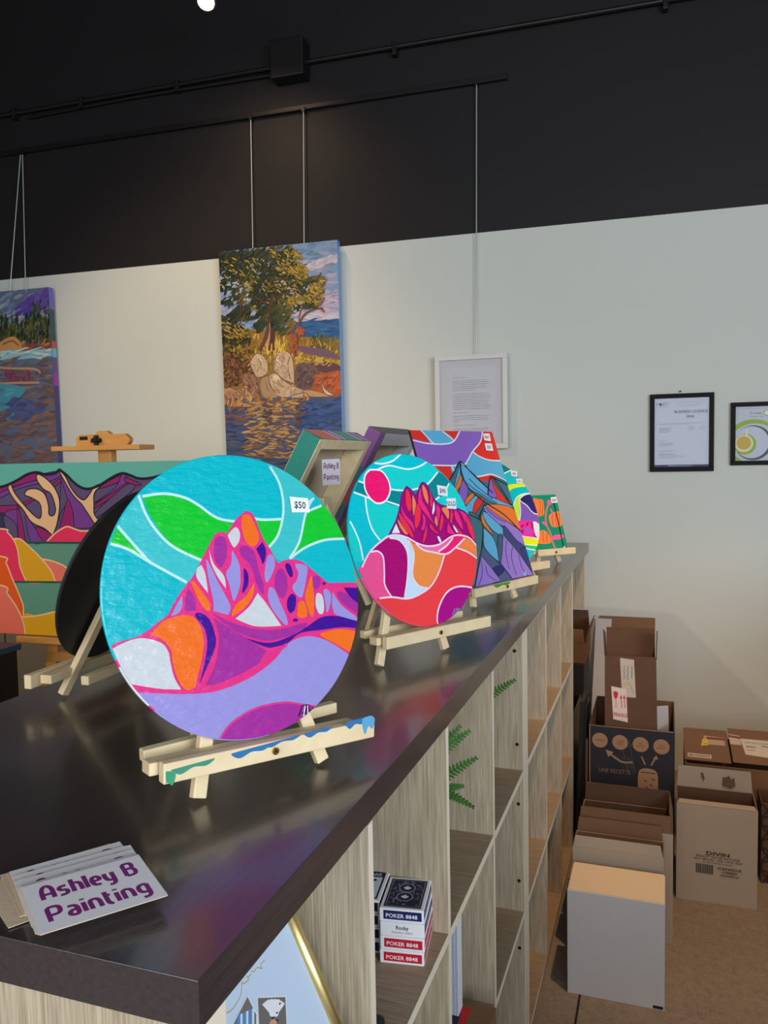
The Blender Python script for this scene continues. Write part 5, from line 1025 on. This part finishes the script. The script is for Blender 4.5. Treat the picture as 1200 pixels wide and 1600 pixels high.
# ================================================================== STUDIO EASEL WITH THE LONG MOUNTAIN CANVAS
YM = 2.25; ME = np.array([-1.3, YM, 0])
def pm(x, y): return on_plane(x, y, ME, wn)
a0 = pm(-100, 727); a1 = pm(405, 726); b0 = pm(0, 989)
lm = .0; FM = frame((a0[0], a0[1], b0[2]), wn); wM = float((a1-a0) @ FM[1]); hM = float(a0[2]-b0[2])
def draw_M(D):
    D.T = (0, 720, .2); SKY = (92, 168, 152); K = (26, 14, 34); w = .0042; BE = (222, 176, 128); PE = (238, 190, 130)
    SL = (88, 72, 108); VI = (112, 56, 132); MG = (142, 24, 98)
    D.fill([(-900, -50), (2300, -50), (2300, 1600), (-900, 1600)], (90, 140, 118), sm=False); D.fill([(-900, -50), (2300, -50), (2300, 640), (-900, 640)], SKY, sm=False)
    D.fill([(-500, 640), (-500, 640), (-500, 120), (-500, 120), (-300, 60), (-150, 200), (0, 205), (120, 160), (210, 108), (290, 90), (360, 108), (430, 96), (465, 68), (465, 68), (520, 110), (580, 170), (640, 210), (700, 218), (780, 190), (860, 140), (920, 108), (970, 98), (1030, 118), (1090, 138), (1200, 130), (1500, 60), (1800, 200), (2100, 300), (2100, 300), (2100, 640), (2100, 640)], SL)
    for p, c in [([(0, 205), (120, 160), (210, 110), (290, 92), (300, 150), (200, 175), (100, 205), (0, 250)], MG), ([(0, 250), (110, 205), (290, 150), (330, 170), (160, 215), (0, 290)], VI),
                 ([(0, 355), (120, 345), (240, 300), (330, 240), (380, 200), (470, 140), (480, 160), (400, 220), (300, 290), (150, 370), (0, 415)], MG), ([(320, 110), (465, 80), (470, 120), (380, 160)], VI),
                 ([(40, 410), (130, 380), (150, 380), (150, 600), (100, 560)], VI), ([(135, 380), (150, 380), (200, 640), (150, 640)], MG), ([(0, 420), (30, 410), (30, 520), (0, 530)], (50, 44, 80)), ([(30, 430), (120, 490), (135, 600), (60, 560)], SL),
                 ([(200, 430), (270, 520), (340, 630), (240, 630)], VI), ([(280, 520), (350, 540), (410, 590), (370, 640), (330, 620)], MG), ([(480, 150), (530, 300), (480, 400), (440, 500), (470, 300)], SL), ([(480, 130), (620, 310), (750, 500), (570, 520), (575, 420), (530, 300)], VI),
                 ([(530, 300), (560, 360), (575, 450), (570, 540), (470, 540), (500, 400)], MG), ([(800, 190), (950, 110), (940, 160), (790, 215)], MG), ([(950, 110), (975, 105), (980, 180), (740, 330), (900, 210)], VI), ([(740, 345), (900, 235), (985, 175), (985, 205), (850, 300), (740, 370)], MG),
                 ([(980, 130), (1100, 180), (1060, 190), (985, 165)], MG), ([(985, 190), (1050, 215), (900, 340), (760, 440), (750, 400)], SL)]:
        D.fill(p, c); D.stroke(p, .0028, K, closed=True)
    for p in ([(65, 215), (85, 185), (110, 240), (160, 310), (250, 410), (310, 450), (325, 400), (310, 330), (250, 290), (195, 265), (220, 225), (290, 220), (350, 260), (380, 350), (385, 420), (420, 425), (435, 370), (400, 260), (340, 220), (290, 150), (295, 105), (350, 130), (420, 200), (462, 290), (465, 380), (445, 500), (412, 585), (412, 585), (350, 530), (250, 480), (180, 380), (110, 300)],
              [(465, 82), (510, 120), (550, 200), (600, 270), (655, 305), (700, 260), (740, 200), (800, 185), (740, 250), (735, 340), (740, 420), (790, 480), (790, 480), (750, 500), (700, 430), (640, 340), (590, 290), (540, 220)]):
        D.fill(p, BE); D.stroke(p, .004, K, closed=True)
    D.stroke([(-500, 120), (-300, 60), (-150, 200), (0, 205), (120, 160), (210, 108), (290, 90), (360, 108), (430, 96), (465, 68), (465, 68), (520, 110), (580, 170), (640, 210), (700, 218), (780, 190), (860, 140), (920, 108), (970, 98), (1030, 118), (1090, 138), (1200, 130), (1500, 60), (1800, 200)], .009, K)
    RR = (222, 42, 84)
    D.fill([(370, 630), (370, 630), (440, 560), (520, 515), (580, 530), (640, 548), (740, 540), (830, 440), (950, 400), (1400, 500), (1400, 640)], RR); D.stroke([(370, 628), (440, 560), (520, 515), (580, 530), (640, 548), (740, 540), (760, 510), (830, 440), (950, 400)], .005, PE)
    D.fill([(-900, 625), (2300, 640), (2300, 655), (-900, 643)], (22, 78, 66), sm=False)
    D.fill([(330, 770), (400, 780), (500, 820), (560, 870), (700, 940), (1400, 950), (1400, 960), (330, 945)], (226, 110, 92)); D.stroke([(330, 770), (400, 780), (500, 820), (560, 870), (700, 930)], .005, PE)
    D.fill([(100, 610), (160, 610), (240, 680), (330, 770), (400, 860), (435, 945), (435, 945), (190, 940), (140, 700)], (214, 152, 20)); D.stroke([(105, 615), (160, 612), (240, 680), (330, 770), (400, 860), (435, 945)], .005, PE)
    D.fill([(-600, 500), (0, 530), (60, 560), (110, 620), (140, 700), (160, 830), (205, 940), (205, 940), (-600, 930)], RR); D.stroke([(-600, 500), (0, 530), (60, 560), (110, 620), (140, 700), (160, 830), (205, 938)], .005, PE)
    D.fill([(-900, 930), (2300, 955), (2300, 970), (-900, 945)], (22, 78, 66), sm=False)
    D.fill([(-600, 700), (0, 745), (50, 800), (90, 900), (150, 1040), (185, 1140), (180, 1220), (100, 1150), (0, 970), (-600, 900)], (222, 82, 18)); D.stroke([(-600, 700), (0, 745), (50, 800), (90, 900), (150, 1040), (185, 1140), (180, 1225)], .005, PE)
    D.fill([(170, 1222), (300, 1208), (430, 1180), (520, 1180), (900, 1300), (1400, 1250), (1400, 1600), (150, 1600)], (214, 156, 20)); D.stroke([(170, 1222), (300, 1208), (430, 1180), (520, 1180), (900, 1300), (1400, 1250)], .005, PE)
    D.fill([(-600, 900), (0, 970), (60, 1040), (130, 1140), (180, 1250), (200, 1360), (200, 1360), (-600, 1500)], (226, 106, 86)); D.stroke([(-600, 900), (0, 970), (60, 1040), (130, 1140), (180, 1250), (202, 1365)], .005, PE)
tM = canvas(FM, wM, hM, .02, 'wide mountain and lake canvas on the studio easel behind the counter', draw_M, (92, 168, 152))
t = thing('studio_easel', 'orange beech studio easel standing behind the counter', 'easel', (float(FM[0][0]+wM/2), float(FM[0][1]+.1), 0))
def pmo(x, y, c): return on_plane(x, y, ME-wn*c, wn)
q = pm(156, 700)
OB = np.array([q[0], q[1], 0]); ob = lambda a, b, c: OB+wu*a+wn*c+np.array([0, 0, b])
zt = pm(156, 700)[2]; zc = pm(156, 676)[2]; zbt = FM[0][2]
FO = (OB, wu, np.array([0, 0, 1.0]), wn)
m = MB(); m.fbox(FO, (-.026, .35, -.055), (.026, zc-.005, -.0225), M_beech); m.build('mast', t, bevel=.003)
hw = .17
m = MB(); m.fbox(FO, (-hw, zt-.008, -.06), (hw, zt+.008, .03), M_beech); m.build('top_ledge', t, bevel=.002)
F2 = (OB+wn*-.02, wu, np.array([0, 0, 1.0]), wn); m = MB(); hb = zc-zt; P_ = [(-.098, .008), (.098, .008), (.108, .02), (.108, hb*.62), (.090, hb*.9), (.035, hb*.9), (.02, hb*1.12), (-.01, hb*1.12), (-.025, hb*.9), (-.085, hb*.9), (-.098, hb*.7)]
vs = [F2[0]+wu*a+np.array([0, 0, zt+b])+wn*c for c in (-.012, .012) for a, b in P_]; n_ = len(P_)
m.add(vs, [tuple(range(n_-1, -1, -1)), tuple(range(n_, 2*n_))]+[(k, (k+1) % n_, n_+(k+1) % n_, n_+k) for k in range(n_)], M_beech); hd_ = m.build('top_clamp', t, bevel=.0015)
m = MB(); kx, kz = -.012, zt+hb*.5
for k in range(4):
    a = k*math.pi/2; m.tube(OB+wu*kx+np.array([0, 0, kz])+wn*.0, OB+wu*(kx+.017*math.cos(a))+np.array([0, 0, kz+.017*math.sin(a)])+wn*.002, .0075, M_dark, 8)
m.tube(OB+wu*kx+np.array([0, 0, kz])-wn*.01, OB+wu*kx+np.array([0, 0, kz])+wn*.012, .010, M_dark, 12); m.build('star_knob', hd_)
m = MB(); m.fbox(FO, (-.083, zt+hb*.55, -.0079), (-.052, zt+hb*.78, -.0065), M_dark); m.build('maker_stamp', hd_)
z1 = zbt-.004
m = MB(); m.fbox(FO, (-.36, z1-.022, -.05), (.36, z1, .018), M_beech); m.build('bottom_ledge', t, bevel=.002)
m = MB(); m.fbox(FO, (-.24, z1-.095, -.05), (.24, z1-.06, -.03), M_beech); m.build('cross_brace', t, bevel=.002)
for s_ in (-1, 1):
    m = MB(); m.bar(ob(s_*.245, z1-.024, -.04), ob(s_*.40, .005, -.04), .042, .022, M_beech, up=tuple(wn)); m.build('leg', t, bevel=.003)
m = MB(); m.bar(ob(0, zt-.2, -.06), ob(0, .01, -.60), .04, .022, M_beech, up=tuple(wu)); m.build('rear_leg', t, bevel=.003)
t = thing('filler_cabinet', 'taupe low cabinet added to fill the dark patch between the studio easel legs', 'cabinet', (-2.7, 3.45, 0))  # guessed block, added only to darken the gap between the easel legs
m = MB(); m.box((-3.7, 3.22, .05), (-1.7, 3.62, .78), M_taupe); m.build('body', t, bevel=.003)
m = MB(); m.box((-3.67, 3.25, 0), (-1.73, 3.6, .0495), M_blackm); m.build('plinth', t)
for k in range(4):
    m = MB(); m.box((-3.69+k*.5, 3.202, .07), (-3.20+k*.5, 3.2195, .76), M_taupe); dd = m.build('door', t, bevel=.002)
    m = MB(); m.tube((-3.24+k*.5, 3.185, .5), (-3.24+k*.5, 3.185, .6), .005, M_wire, 8); m.build('handle', dd)
# dark cabinet with a navy top behind the counter, bottom left
c0 = on_y(26, 1006, 2.05); m = MB(); Xr = c0[0]; Zt = c0[2]
t = thing('cabinet', 'dark cabinet with navy top beside the studio easel, cut by the left edge', 'cabinet', (Xr-.3, 1.9, 0))
m = MB(); m.box((Xr-.6, 1.68, Zt-.02), (Xr+.01, 2.06, Zt), M_navy); m.build('top_board', t, bevel=.002)
m = MB(); m.box((Xr-.59, 1.69, .0), (Xr, 2.05, Zt-.0205), M_blackm); m.build('body', t, bevel=.002)
m = MB(); m.box((Xr-.33, 1.675, .05), (Xr-.03, 1.6895, Zt-.06), M_plastic); dd = m.build('door', t, bevel=.002)
m = MB(); m.tube((Xr-.30, 1.665, Zt-.25), (Xr-.30, 1.665, Zt-.37), .006, M_wire, 10); m.build('handle', dd)

# unseen cabinet added outside the frame to shade the floor boxes
t = thing('shade_cabinet', 'low white cabinet added out of view to shade the floor boxes', 'cabinet', (1.25, 1.4, 0))
m = MB(); m.box((1.0, -.3, .06), (1.5, 3.1, 1.05), M_wcard); m.build('body', t, bevel=.003)
m = MB(); m.box((.985, -.315, 1.0505), (1.515, 3.115, 1.08), M_oakh); m.build('top_board', t, bevel=.002)
m = MB(); m.box((1.03, -.27, 0), (1.47, 3.07, .0595), M_blackm); m.build('plinth', t)
for k in range(4):
    m = MB(); m.box((.984, -.28+k*.845, .09), (.9995, .545+k*.845, 1.03), M_wcard); dd = m.build('door', t, bevel=.002)
    m = MB(); m.tube((.972, .50+k*.845, .55), (.972, .50+k*.845, .68), .006, M_wire, 8); m.build('handle', dd)

# ================================================================== CARDBOARD BOXES ON THE FLOOR
def open_box(name, x0, x1, y0, y1, h, out, inn, label, flaps=(), th=.004, cat='box', yaw=0.0, z0=0.0, group=None, bottom=True, right=None, binn=None, fout=None):
    """carton without a lid; flaps: (side, length, tilt) with tilt 0 = straight up, + = outwards"""
    cx, cy = (x0+x1)/2, (y0+y1)/2; R_ = Matrix.Translation((cx, cy, z0)) @ Matrix.Rotation(yaw, 4, 'Z')
    t = thing(name, label, cat, R_, group); w, d = (x1-x0)/2, (y1-y0)/2
    P = lambda p: tuple(R_ @ Vector(p))
    def panel(nm, lo, hi, sides, k=None):
        m = MB(); m.box(lo, hi, out, side=sides); m.v = [P(p) for p in m.v]; return m.build(nm, t, bevel=.0008)
    panel('front_wall', (-w, -d, 0), (w, -d+th, h), {'+y': inn, '+z': M_cardd}); panel('back_wall', (-w, d-th, 0), (w, d, h), {'-y': inn, '+z': M_cardd})
    panel('side_wall', (-w, -d+th, 0), (-w+th, d-th, h), {'+x': inn, '+z': M_cardd}); panel('side_wall', (w-th, -d+th, 0), (w, d-th, h), {'-x': inn, '+z': M_cardd, '+x': right or out})
    if bottom: panel('base', (-w+th, -d+th, .0005), (w-th, d-th, th), {'+z': inn})
    for sd, ln, ti in flaps:
        m = MB(); s_, c_ = math.sin(ti), math.cos(ti)
        if sd in 'fb':
            y = -d if sd == 'f' else d; sg = -1 if sd == 'f' else 1; u = Vector((1, 0, 0)); v = Vector((0, sg*s_, c_)); n = Vector((0, sg*c_, -s_)); O = Vector((-w+.003, y, h+.0006)); L_ = 2*w-.006
        else:
            x = -w if sd == 'l' else w; sg = -1 if sd == 'l' else 1; u = Vector((0, 1, 0)); v = Vector((sg*s_, 0, c_)); n = Vector((sg*c_, 0, -s_)); O = Vector((x, -d+.003, h+.0006)); L_ = 2*d-.006
        q = [O+u*a+v*b-n*c for c in (0, th*.8) for a, b in ((0, 0), (L_, 0), (L_-.006, ln), (.006, ln))]
        m.add([P(p) for p in q], [(0, 1, 2, 3)], (binn or inn) if sd in 'b' else (fout or out)); m.add([P(p) for p in q], [(7, 6, 5, 4)], binn or inn)
        m.add([P(p) for p in q], [(1, 0, 4, 5), (2, 1, 5, 6), (3, 2, 6, 7), (0, 3, 7, 4)], M_cardd); m.build('flap', t)
    return t, R_, (w, d, h)
def front_draw(t, R_, w, d, draw, name='print', off=.0006):
    O = np.array(R_ @ Vector((-w, -d-off, 0))); u = np.array((R_.to_3x3() @ Vector((1, 0, 0)))); n = np.array((R_.to_3x3() @ Vector((0, -1, 0))))
    D = Draw((O, u, np.array([0, 0, 1.0]), n), mat=M_print, z0=1e-4, dz=5e-5); draw(D); D.mb.build(name, t)
# nearest: closed carton, all white, warm lamp light put into the top colour
t = thing('cardboard_box', 'closed white carton, warm light coloured into its top, nearest on the floor', 'box', (-.128, 2.27, 0))
m = MB(); m.box((-.256, 2.195, .0), (0, 2.352, .297), M_wcard, side={'+z': M_warmtop}); m.build('carton', t, bevel=.0015)
m = MB(); m.box((-.253, 2.199, .2975), (-.003, 2.351, .300), M_warmtop); m.build('lid_flap', t, bevel=.0008)
m = MB(); m.box((-.030, 2.1943, .004), (-.004, 2.195, .012), M_dark); m.build('scuff', t)
t, R_, _ = open_box('cardboard_box', -.262, -.004, 2.385, 2.495, .33, M_wcard_dim, M_card, 'white open carton with raised kraft back flap, directly behind the nearest box', [('f', .035, -.02), ('b', .045, .02)])
t, R_, _ = open_box('cardboard_box', -.258, .022, 2.515, 2.70, .345, M_wcard_dim, M_cardd, 'pale carton with dull kraft flaps, between the white flap and the black printed carton', [('f', .055, .03), ('b', .06, .0), ('r', .06, -.15)], fout=M_card)
# black printed carton
t, R_, (w, d, h) = open_box('cardboard_box', -.268, .030, 2.985, 3.36, .507, M_inkbox, M_card, 'open black printed carton reading UNE RECETTE, behind the white ones', [])
def pr(D):
    K = (170, 130, 98); W2 = 2*w
    D.stroke([(.004, .10), (.004, h-.002), (W2-.004, h-.002)], .003, K, sm=False, plane=True)
    for k, s_ in enumerate(('SAUMURE', 'ONCES\n& THES', 'THE\nROUGE', 'TOTAL\nBOISSON')):
        c = (.040+k*.071, h-.055-.001*k); D.raw(circle(.0275, 28, c), K); D.z += 5e-5
        ls = s_.split('\n')
        for j, l in enumerate(ls): D.text(l, (c[0], c[1]-.003+(len(ls)-1)*.004-j*.009), .0085, (50, 36, 34), align='CENTER', xs=.85)
    D.stroke([(.155, h-.125), (.12, h-.128), (.09, h-.112), (.075, h-.100)], .007, K, plane=True); D.fill([(.060, h-.088), (.088, h-.094), (.070, h-.115)], K, sm=False, plane=True)
    D.stroke([(.185, h-.100), (.198, h-.130)], .005, K, sm=False, plane=True); D.stroke([(.232, h-.103), (.218, h-.130)], .005, K, sm=False, plane=True); D.fill([(.224, h-.106), (.242, h-.106), (.236, h-.090)], K, sm=False, plane=True)
    D.text('UNE RECETTE', (.036, h-.172), .021, (150, 116, 90), xs=.85)
    D.fill([(.175, h-.26), (.173, h-.215), (.180, h-.150), (.235, h-.150), (.242, h-.215), (.240, h-.26)], K, plane=True); D.stroke([(.182, h-.158), (.234, h-.158)], .003, (50, 36, 34), sm=False, plane=True)
    for a, b in ((.195, .185), (.215, .20), (.20, .21), (.222, .178)): D.stroke([(a, h-b), (a+.008, h-b-.006)], .004, (70, 50, 44), sm=False, plane=True)
    for k in range(12): a = .10+random.random()*.05; D.stroke([(a, h-.03-random.random()*.1), (a+.02, h-.05-random.random()*.12)], .0008, (120, 110, 106), sm=False, plane=True)
front_draw(t, R_, w, d, pr)
# tall tilted carton standing in the printed one
def tall():
    B = on_y(945, 1126, 3.06); B2 = on_y(1027, 1138, 3.06); Tp = on_y(945, 1024, 3.14)
    v = Tp-B; v = v-np.array([1.0, 0, 0])*0; L = np.linalg.norm(v); v /= L; u = B2-B; u[2] *= .6; u = u-v*(u@v); W_ = np.linalg.norm(u); u /= W_; n = np.cross(u, v)
    low = .33; F = (B-v*low, u, v, n); t = thing('cardboard_box', 'tall kraft carton with FRAGILE sticker standing tilted in the printed carton', 'box', fmat(F)); H_ = L+low; dp = .115; th = .004
    m = MB(); m.fbox(F, (0, 0, -th), (W_, H_, 0), M_cardd, side={'-z': M_cardd}); m.build('front_wall', t)
    m = MB(); m.fbox(F, (0, 0, -dp), (W_, H_, -dp+th), M_cardd, side={'+z': M_cardd}); m.build('back_wall', t)
    for a in (0, W_-th): m = MB(); m.fbox(F, (a, 0, -dp+th), (a+th, H_, -th), M_cardd); m.build('side_wall', t)
    m = MB(); m.fbox(F, (th, 0, -dp+th), (W_-th, th, -th), M_cardd); m.build('base', t)
    O = F[0]+v*H_-n*dp; vv = v*math.cos(-.05)+n*math.sin(-.05); F2 = (O, u, vv, np.cross(u, vv)); m = MB(); m.fbox(F2, (0, .001, 0), (W_-.004, .125, th), M_cardd, side={'+z': M_cardd}); m.build('flap', t)
    for a, sgn in ((0, 1), (W_, -1)):
        O = F[0]+v*H_+u*a; F3 = (O, -n, v*math.cos(.05)+u*sgn*math.sin(.05)*-1, u); m = MB(); m.fbox(F3, (.004, .001, -.002), (dp-.004, .10, .002), M_cardd); m.build('flap', t)
    D = Draw((F[0]+n*.0004, u, v, n), (890, 960, .17495), mat=M_print, z0=1e-4, dz=5e-5)
    D.fill([(450, 388), (575, 405), (592, 745), (468, 735)], (186, 178, 170), sm=False)
    for x in (488, 520, 558):
        y = 465+(558-x)*-.1
        while y < 575: D.stroke([(x+random.uniform(-4, 4), y), (x+random.uniform(-6, 6), y+9)], .0022, (40, 34, 34), sm=False); y += 14
    D.stroke([(480, 640), (500, 615), (540, 620), (570, 700)], .004, (196, 176, 80))
    D.fill([(372, 640), (505, 668), (520, 965), (390, 935)], (214, 200, 194), sm=False); RC = (190, 40, 56)
    D.fill([(392, 690), (430, 695), (428, 735), (412, 755), (398, 740)], RC); D.stroke([(412, 750), (415, 815)], .002, RC, sm=False); D.stroke([(402, 820), (428, 824)], .002, RC, sm=False)
    for x in (460, 488): D.stroke([(x, 735), (x+6, 835)], .0026, RC, sm=False); D.fill([(x-11, 750), (x, 715), (x+12, 755)], RC, sm=False)
    q = D.p2((392, 900)); q2 = D.p2((515, 915)); e = q2-q; D.text('FRAGILE', tuple(q+(0, -.002)), .0175, RC, xs=float(np.linalg.norm(e))/.0175/3.6*.98, ang=math.atan2(e[1], e[0]), bold=.0004)
    D.mb.build('stickers', t)
tall()
m = MB(); q = on_y(1027, 1137, 3.12); F = frame((q[0]+.002, 3.10, q[2]-.10), (.5, -1, .05)); m.fbox(F, (0, 0, -.003), (.045, .185, 0), M_wcard); tag(m.build('card_sheet'), 'small white card piece standing beside the tall kraft carton', 'cardboard')
# sheets leaning on the wall behind
def sheet(x0, x1, zt, yb, label, mat_, th=.006, name='cardboard_sheet', skew=0.0, off=0.0):
    yt = WP[1]+math.tan(WY)*((x0+x1)/2-WP[0])-.012-th-off; v = np.array([0, yt-yb, zt]); L_ = np.linalg.norm(v); v /= L_; u = np.array([math.cos(skew), math.sin(skew), 0.0]); n = np.cross(u, v); F = (np.array([x0, yb, .004]), u, v, n)
    m = MB(); m.fbox(F, (0, 0, -th), (x1-x0, L_, 0), mat_); return tag(m.build(name, bevel=.001), label, 'cardboard')
sheet(-.302, -.05, .725, 3.60, 'tall kraft sheet leaning on the wall behind the tall carton', M_card)
sheet(-.318, -.245, .715, 3.46, 'white flattened carton leaning on the wall beside the shelf end', M_wcard, off=.016)
for k, (x0, x1, zt, yb, yt) in enumerate(((-.315, -.300, .60, 2.93, 3.22), (-.296, -.284, .57, 2.96, 3.23), (-.280, -.2725, .45, 2.95, 3.2))):
    lab = ('black flattened board standing nearest the shelf unit end', 'black flattened board in the middle between shelf end and boxes', 'thin dark board leaning right beside the printed carton')[k]
    m = MB(); e = (.012, .010, .006)[k]
    q = (.020, .010, .002)[k]
    m.add([(x0, yb, .003), (x1, yb, .003), (x1, yb+.16, .003), (x0, yb+.16, .003), (x0+q, yb+.02, zt), (x1+q, yb+.02, zt), (x1+q, yb+.16, zt), (x0+q, yb+.16, zt)], [(0, 3, 2, 1), (4, 5, 6, 7), (0, 1, 5, 4), (1, 2, 6, 5), (2, 3, 7, 6), (3, 0, 4, 7)], (M_blackm, M_plastic, M_cardd)[k])
    tag(m.build('flattened_board', bevel=.001), lab, 'board')
# storage under the overhanging worktop end
t, R_, _ = open_box('storage_crate', -.62, -.335, 3.05, 3.38, .50, M_plastic, M_plastic, 'black crate standing under the overhanging worktop end', [], cat='crate')
t, R_, _ = open_box('cardboard_box', -.60, -.325, 3.47, 3.72, .085, M_card, M_cardd, 'small open kraft box seen past the shelf unit end under the apron board', [('f', .06, .02), ('r', .08, .25), ('b', .10, -.1)], z0=.61)
m = MB(); m.box((-.61, 3.46, .0), (-.33, 3.73, .6095), M_inkbox); tag(m.build('cardboard_box', bevel=.002), 'dark closed carton carrying the small open kraft box', 'box')
# the DIVIN carton
t, R_, (w, d, h) = open_box('cardboard_box', .034, .283, 2.795, 2.95, .330, M_wcard_dim, M_cardd, 'white wine carton printed DIVIN with raised back flap', [('b', .072, .05), ('f', .03, -1.45)], binn=M_wcard_dim)
def pr2(D):
    I = (66, 56, 52); W2 = 2*w
    D.text('DIVIN', (W2*.52, .165), .0165, I, align='CENTER', xs=1.7, bold=.0006)
    for s_, y, z in (('PINOT NOIR ROUGE', .1545, .0115), ('BEST BEFORE - RED WINE, 2024', .1455, .0085), ('6 x 750 ml Produit de Quebec', .1375, .006)): D.text(s_, (W2*.52, y), z, I, align='CENTER', xs=1.25, bold=.0001)
    x = .062
    while x < .114: b = random.choice((.001, .002, .003)); D.fill([(x, .100), (x+b, .100), (x+b, .132), (x, .132)], I, sm=False, plane=True); x += b+random.choice((.0008, .0015))
    for s_, y, z in (('CANADA', .120, .0125), ('1246820', .109, .0095), ('10/16/2024 LC', .099, .007)): D.text(s_, (.165, y), z, I, align='CENTER', xs=1.4, bold=.0003)
front_draw(t, R_, w, d, pr2)
Fb = frame((.034, 2.9456, .334), (0, -1, .0))
for P_ in ([(.150, .012), (.162, .010), (.175, .004), (.192, .014), (.188, .045), (.178, .036), (.172, .050), (.160, .042), (.152, .044)], [(.085, .036), (.090, .024), (.094, .030), (.088, .052), (.080, .050)]):
    D = Draw(Fb, mat=M_print, z0=2e-3); D.fill(P_, (104, 78, 56), plane=True, sm=False); D.mb.build('torn_patch', t)
# wide kraft carton behind it with labelled flaps
t = thing('cardboard_box', 'wide kraft carton with two labelled top flaps against the wall', 'box', (.34, 3.28, 0))
x0, x1, y0, y1, hh = .068, .62, 3.13, 3.45, .345
m = MB(); m.box((x0, y0, 0), (x1, y0+.005, hh), M_card); m.build('front_wall', t)
m = MB(); m.box((x0, y1-.005, 0), (x1, y1, hh), M_card); m.build('back_wall', t)
for a in (x0, x1-.005): m = MB(); m.box((a, y0+.005, 0), (a+.005, y1-.005, hh), M_card); m.build('side_wall', t)
for (a, b, dz) in ((x0-.002, .228, .0), (.233, .62, .006)):
    v = np.array([0, .30, .022+dz]); L_ = np.linalg.norm(v); v /= L_; F = (np.array([a, y0+.02, hh+.010+dz]), np.array([1.0, 0, 0]), v, np.cross((1.0, 0, 0), v)); m = MB(); m.fbox(F, (0, 0, -.004), (b-a, L_, 0), M_card); fp = m.build('top_flap', t, bevel=.001)
    def lab_(fn, z=1e-4):
        D = Draw((F[0]+F[3]*.0004, F[1], F[2], F[3]), mat=M_print, z0=z, dz=5e-5, clip=rect(0, 0, b-a, L_)); fn(D); D.mb.build('paper_label', fp)
    if a < .2:
        def bar_(D):
            D.fill([(.012, .02), (.095, .02), (.095, .055), (.012, .055)], (206, 194, 176), sm=False, plane=True); x = .016
            while x < .09: D.fill([(x, .027), (x+.0022, .027), (x+.0022, .048), (x, .048)], (60, 50, 46), sm=False, plane=True); x += random.choice((.004, .0055))
        def red_(D): D.fill([(.075, .15), (.15, .15), (.15, .225), (.075, .235)], (190, 162, 138), sm=False, plane=True); D.fill([(.085, .20), (.15, .20), (.15, .222), (.085, .222)], (130, 56, 44), sm=False, plane=True)
        def yel_(D): D.fill([(.062, .13), (.088, .14), (.090, .20), (.070, .20)], (226, 190, 60), sm=False, plane=True); D.stroke([(.072, .15), (.085, .155)], .004, (60, 50, 30), sm=False, plane=True)
        lab_(bar_); lab_(red_); lab_(yel_, 5e-4)
    else:
        def red_(D): D.fill([(.0, .15), (.04, .15), (.04, .235), (.0, .245)], (200, 184, 164), sm=False, plane=True); D.fill([(.0, .215), (.04, .205), (.04, .225), (.0, .235)], (130, 56, 44), sm=False, plane=True)
        def ship(D):
            D.fill([(.048, .07), (.30, .03), (.30, .21), (.040, .21)], (212, 204, 190), sm=False, plane=True); D.text('CPTON SLFDM READY NUTZ', (.052, .17), .020, (50, 44, 40), xs=.62); D.text('60623', (.055, .135), .020, (50, 44, 40), xs=.7, bold=.0005); D.text('UNITS', (.055, .105), .018, (50, 44, 40), xs=.6)
            D.stroke([(.11, .155), (.28, .14)], .006, (50, 44, 40), sm=False, plane=True); D.stroke([(.14, .10), (.26, .09)], .003, (80, 70, 64), sm=False, plane=True)
        lab_(red_); lab_(ship, 3e-4)
# patterned carton at the right edge
t, R_, (w, d, h) = open_box('cardboard_box', .312, .62, 2.985, 3.11, .285, M_cardd, M_cardd, 'brown carton with black floral print cut by the right edge', [])
def pr3(D):
    for i in range(9):
        for j in range(7):
            c = (i*.038+(j % 2)*.019, .02+j*.040); pts = [(c[0]+(.017+.003*math.cos(5*k*.42))*math.cos(k*.42), c[1]+(.019+.003*math.cos(5*k*.42))*math.sin(k*.42)) for k in range(15)]
            D.clip = rect(0, 0, 2*w, h); D.stroke(pts, .0045, (36, 30, 32), closed=True, plane=True, n=2)
front_draw(t, R_, w, d, pr3)
print('objects', len(bpy.data.objects), 'tris', sum(len(p.vertices)-2 for m in bpy.data.meshes for p in m.polygons))
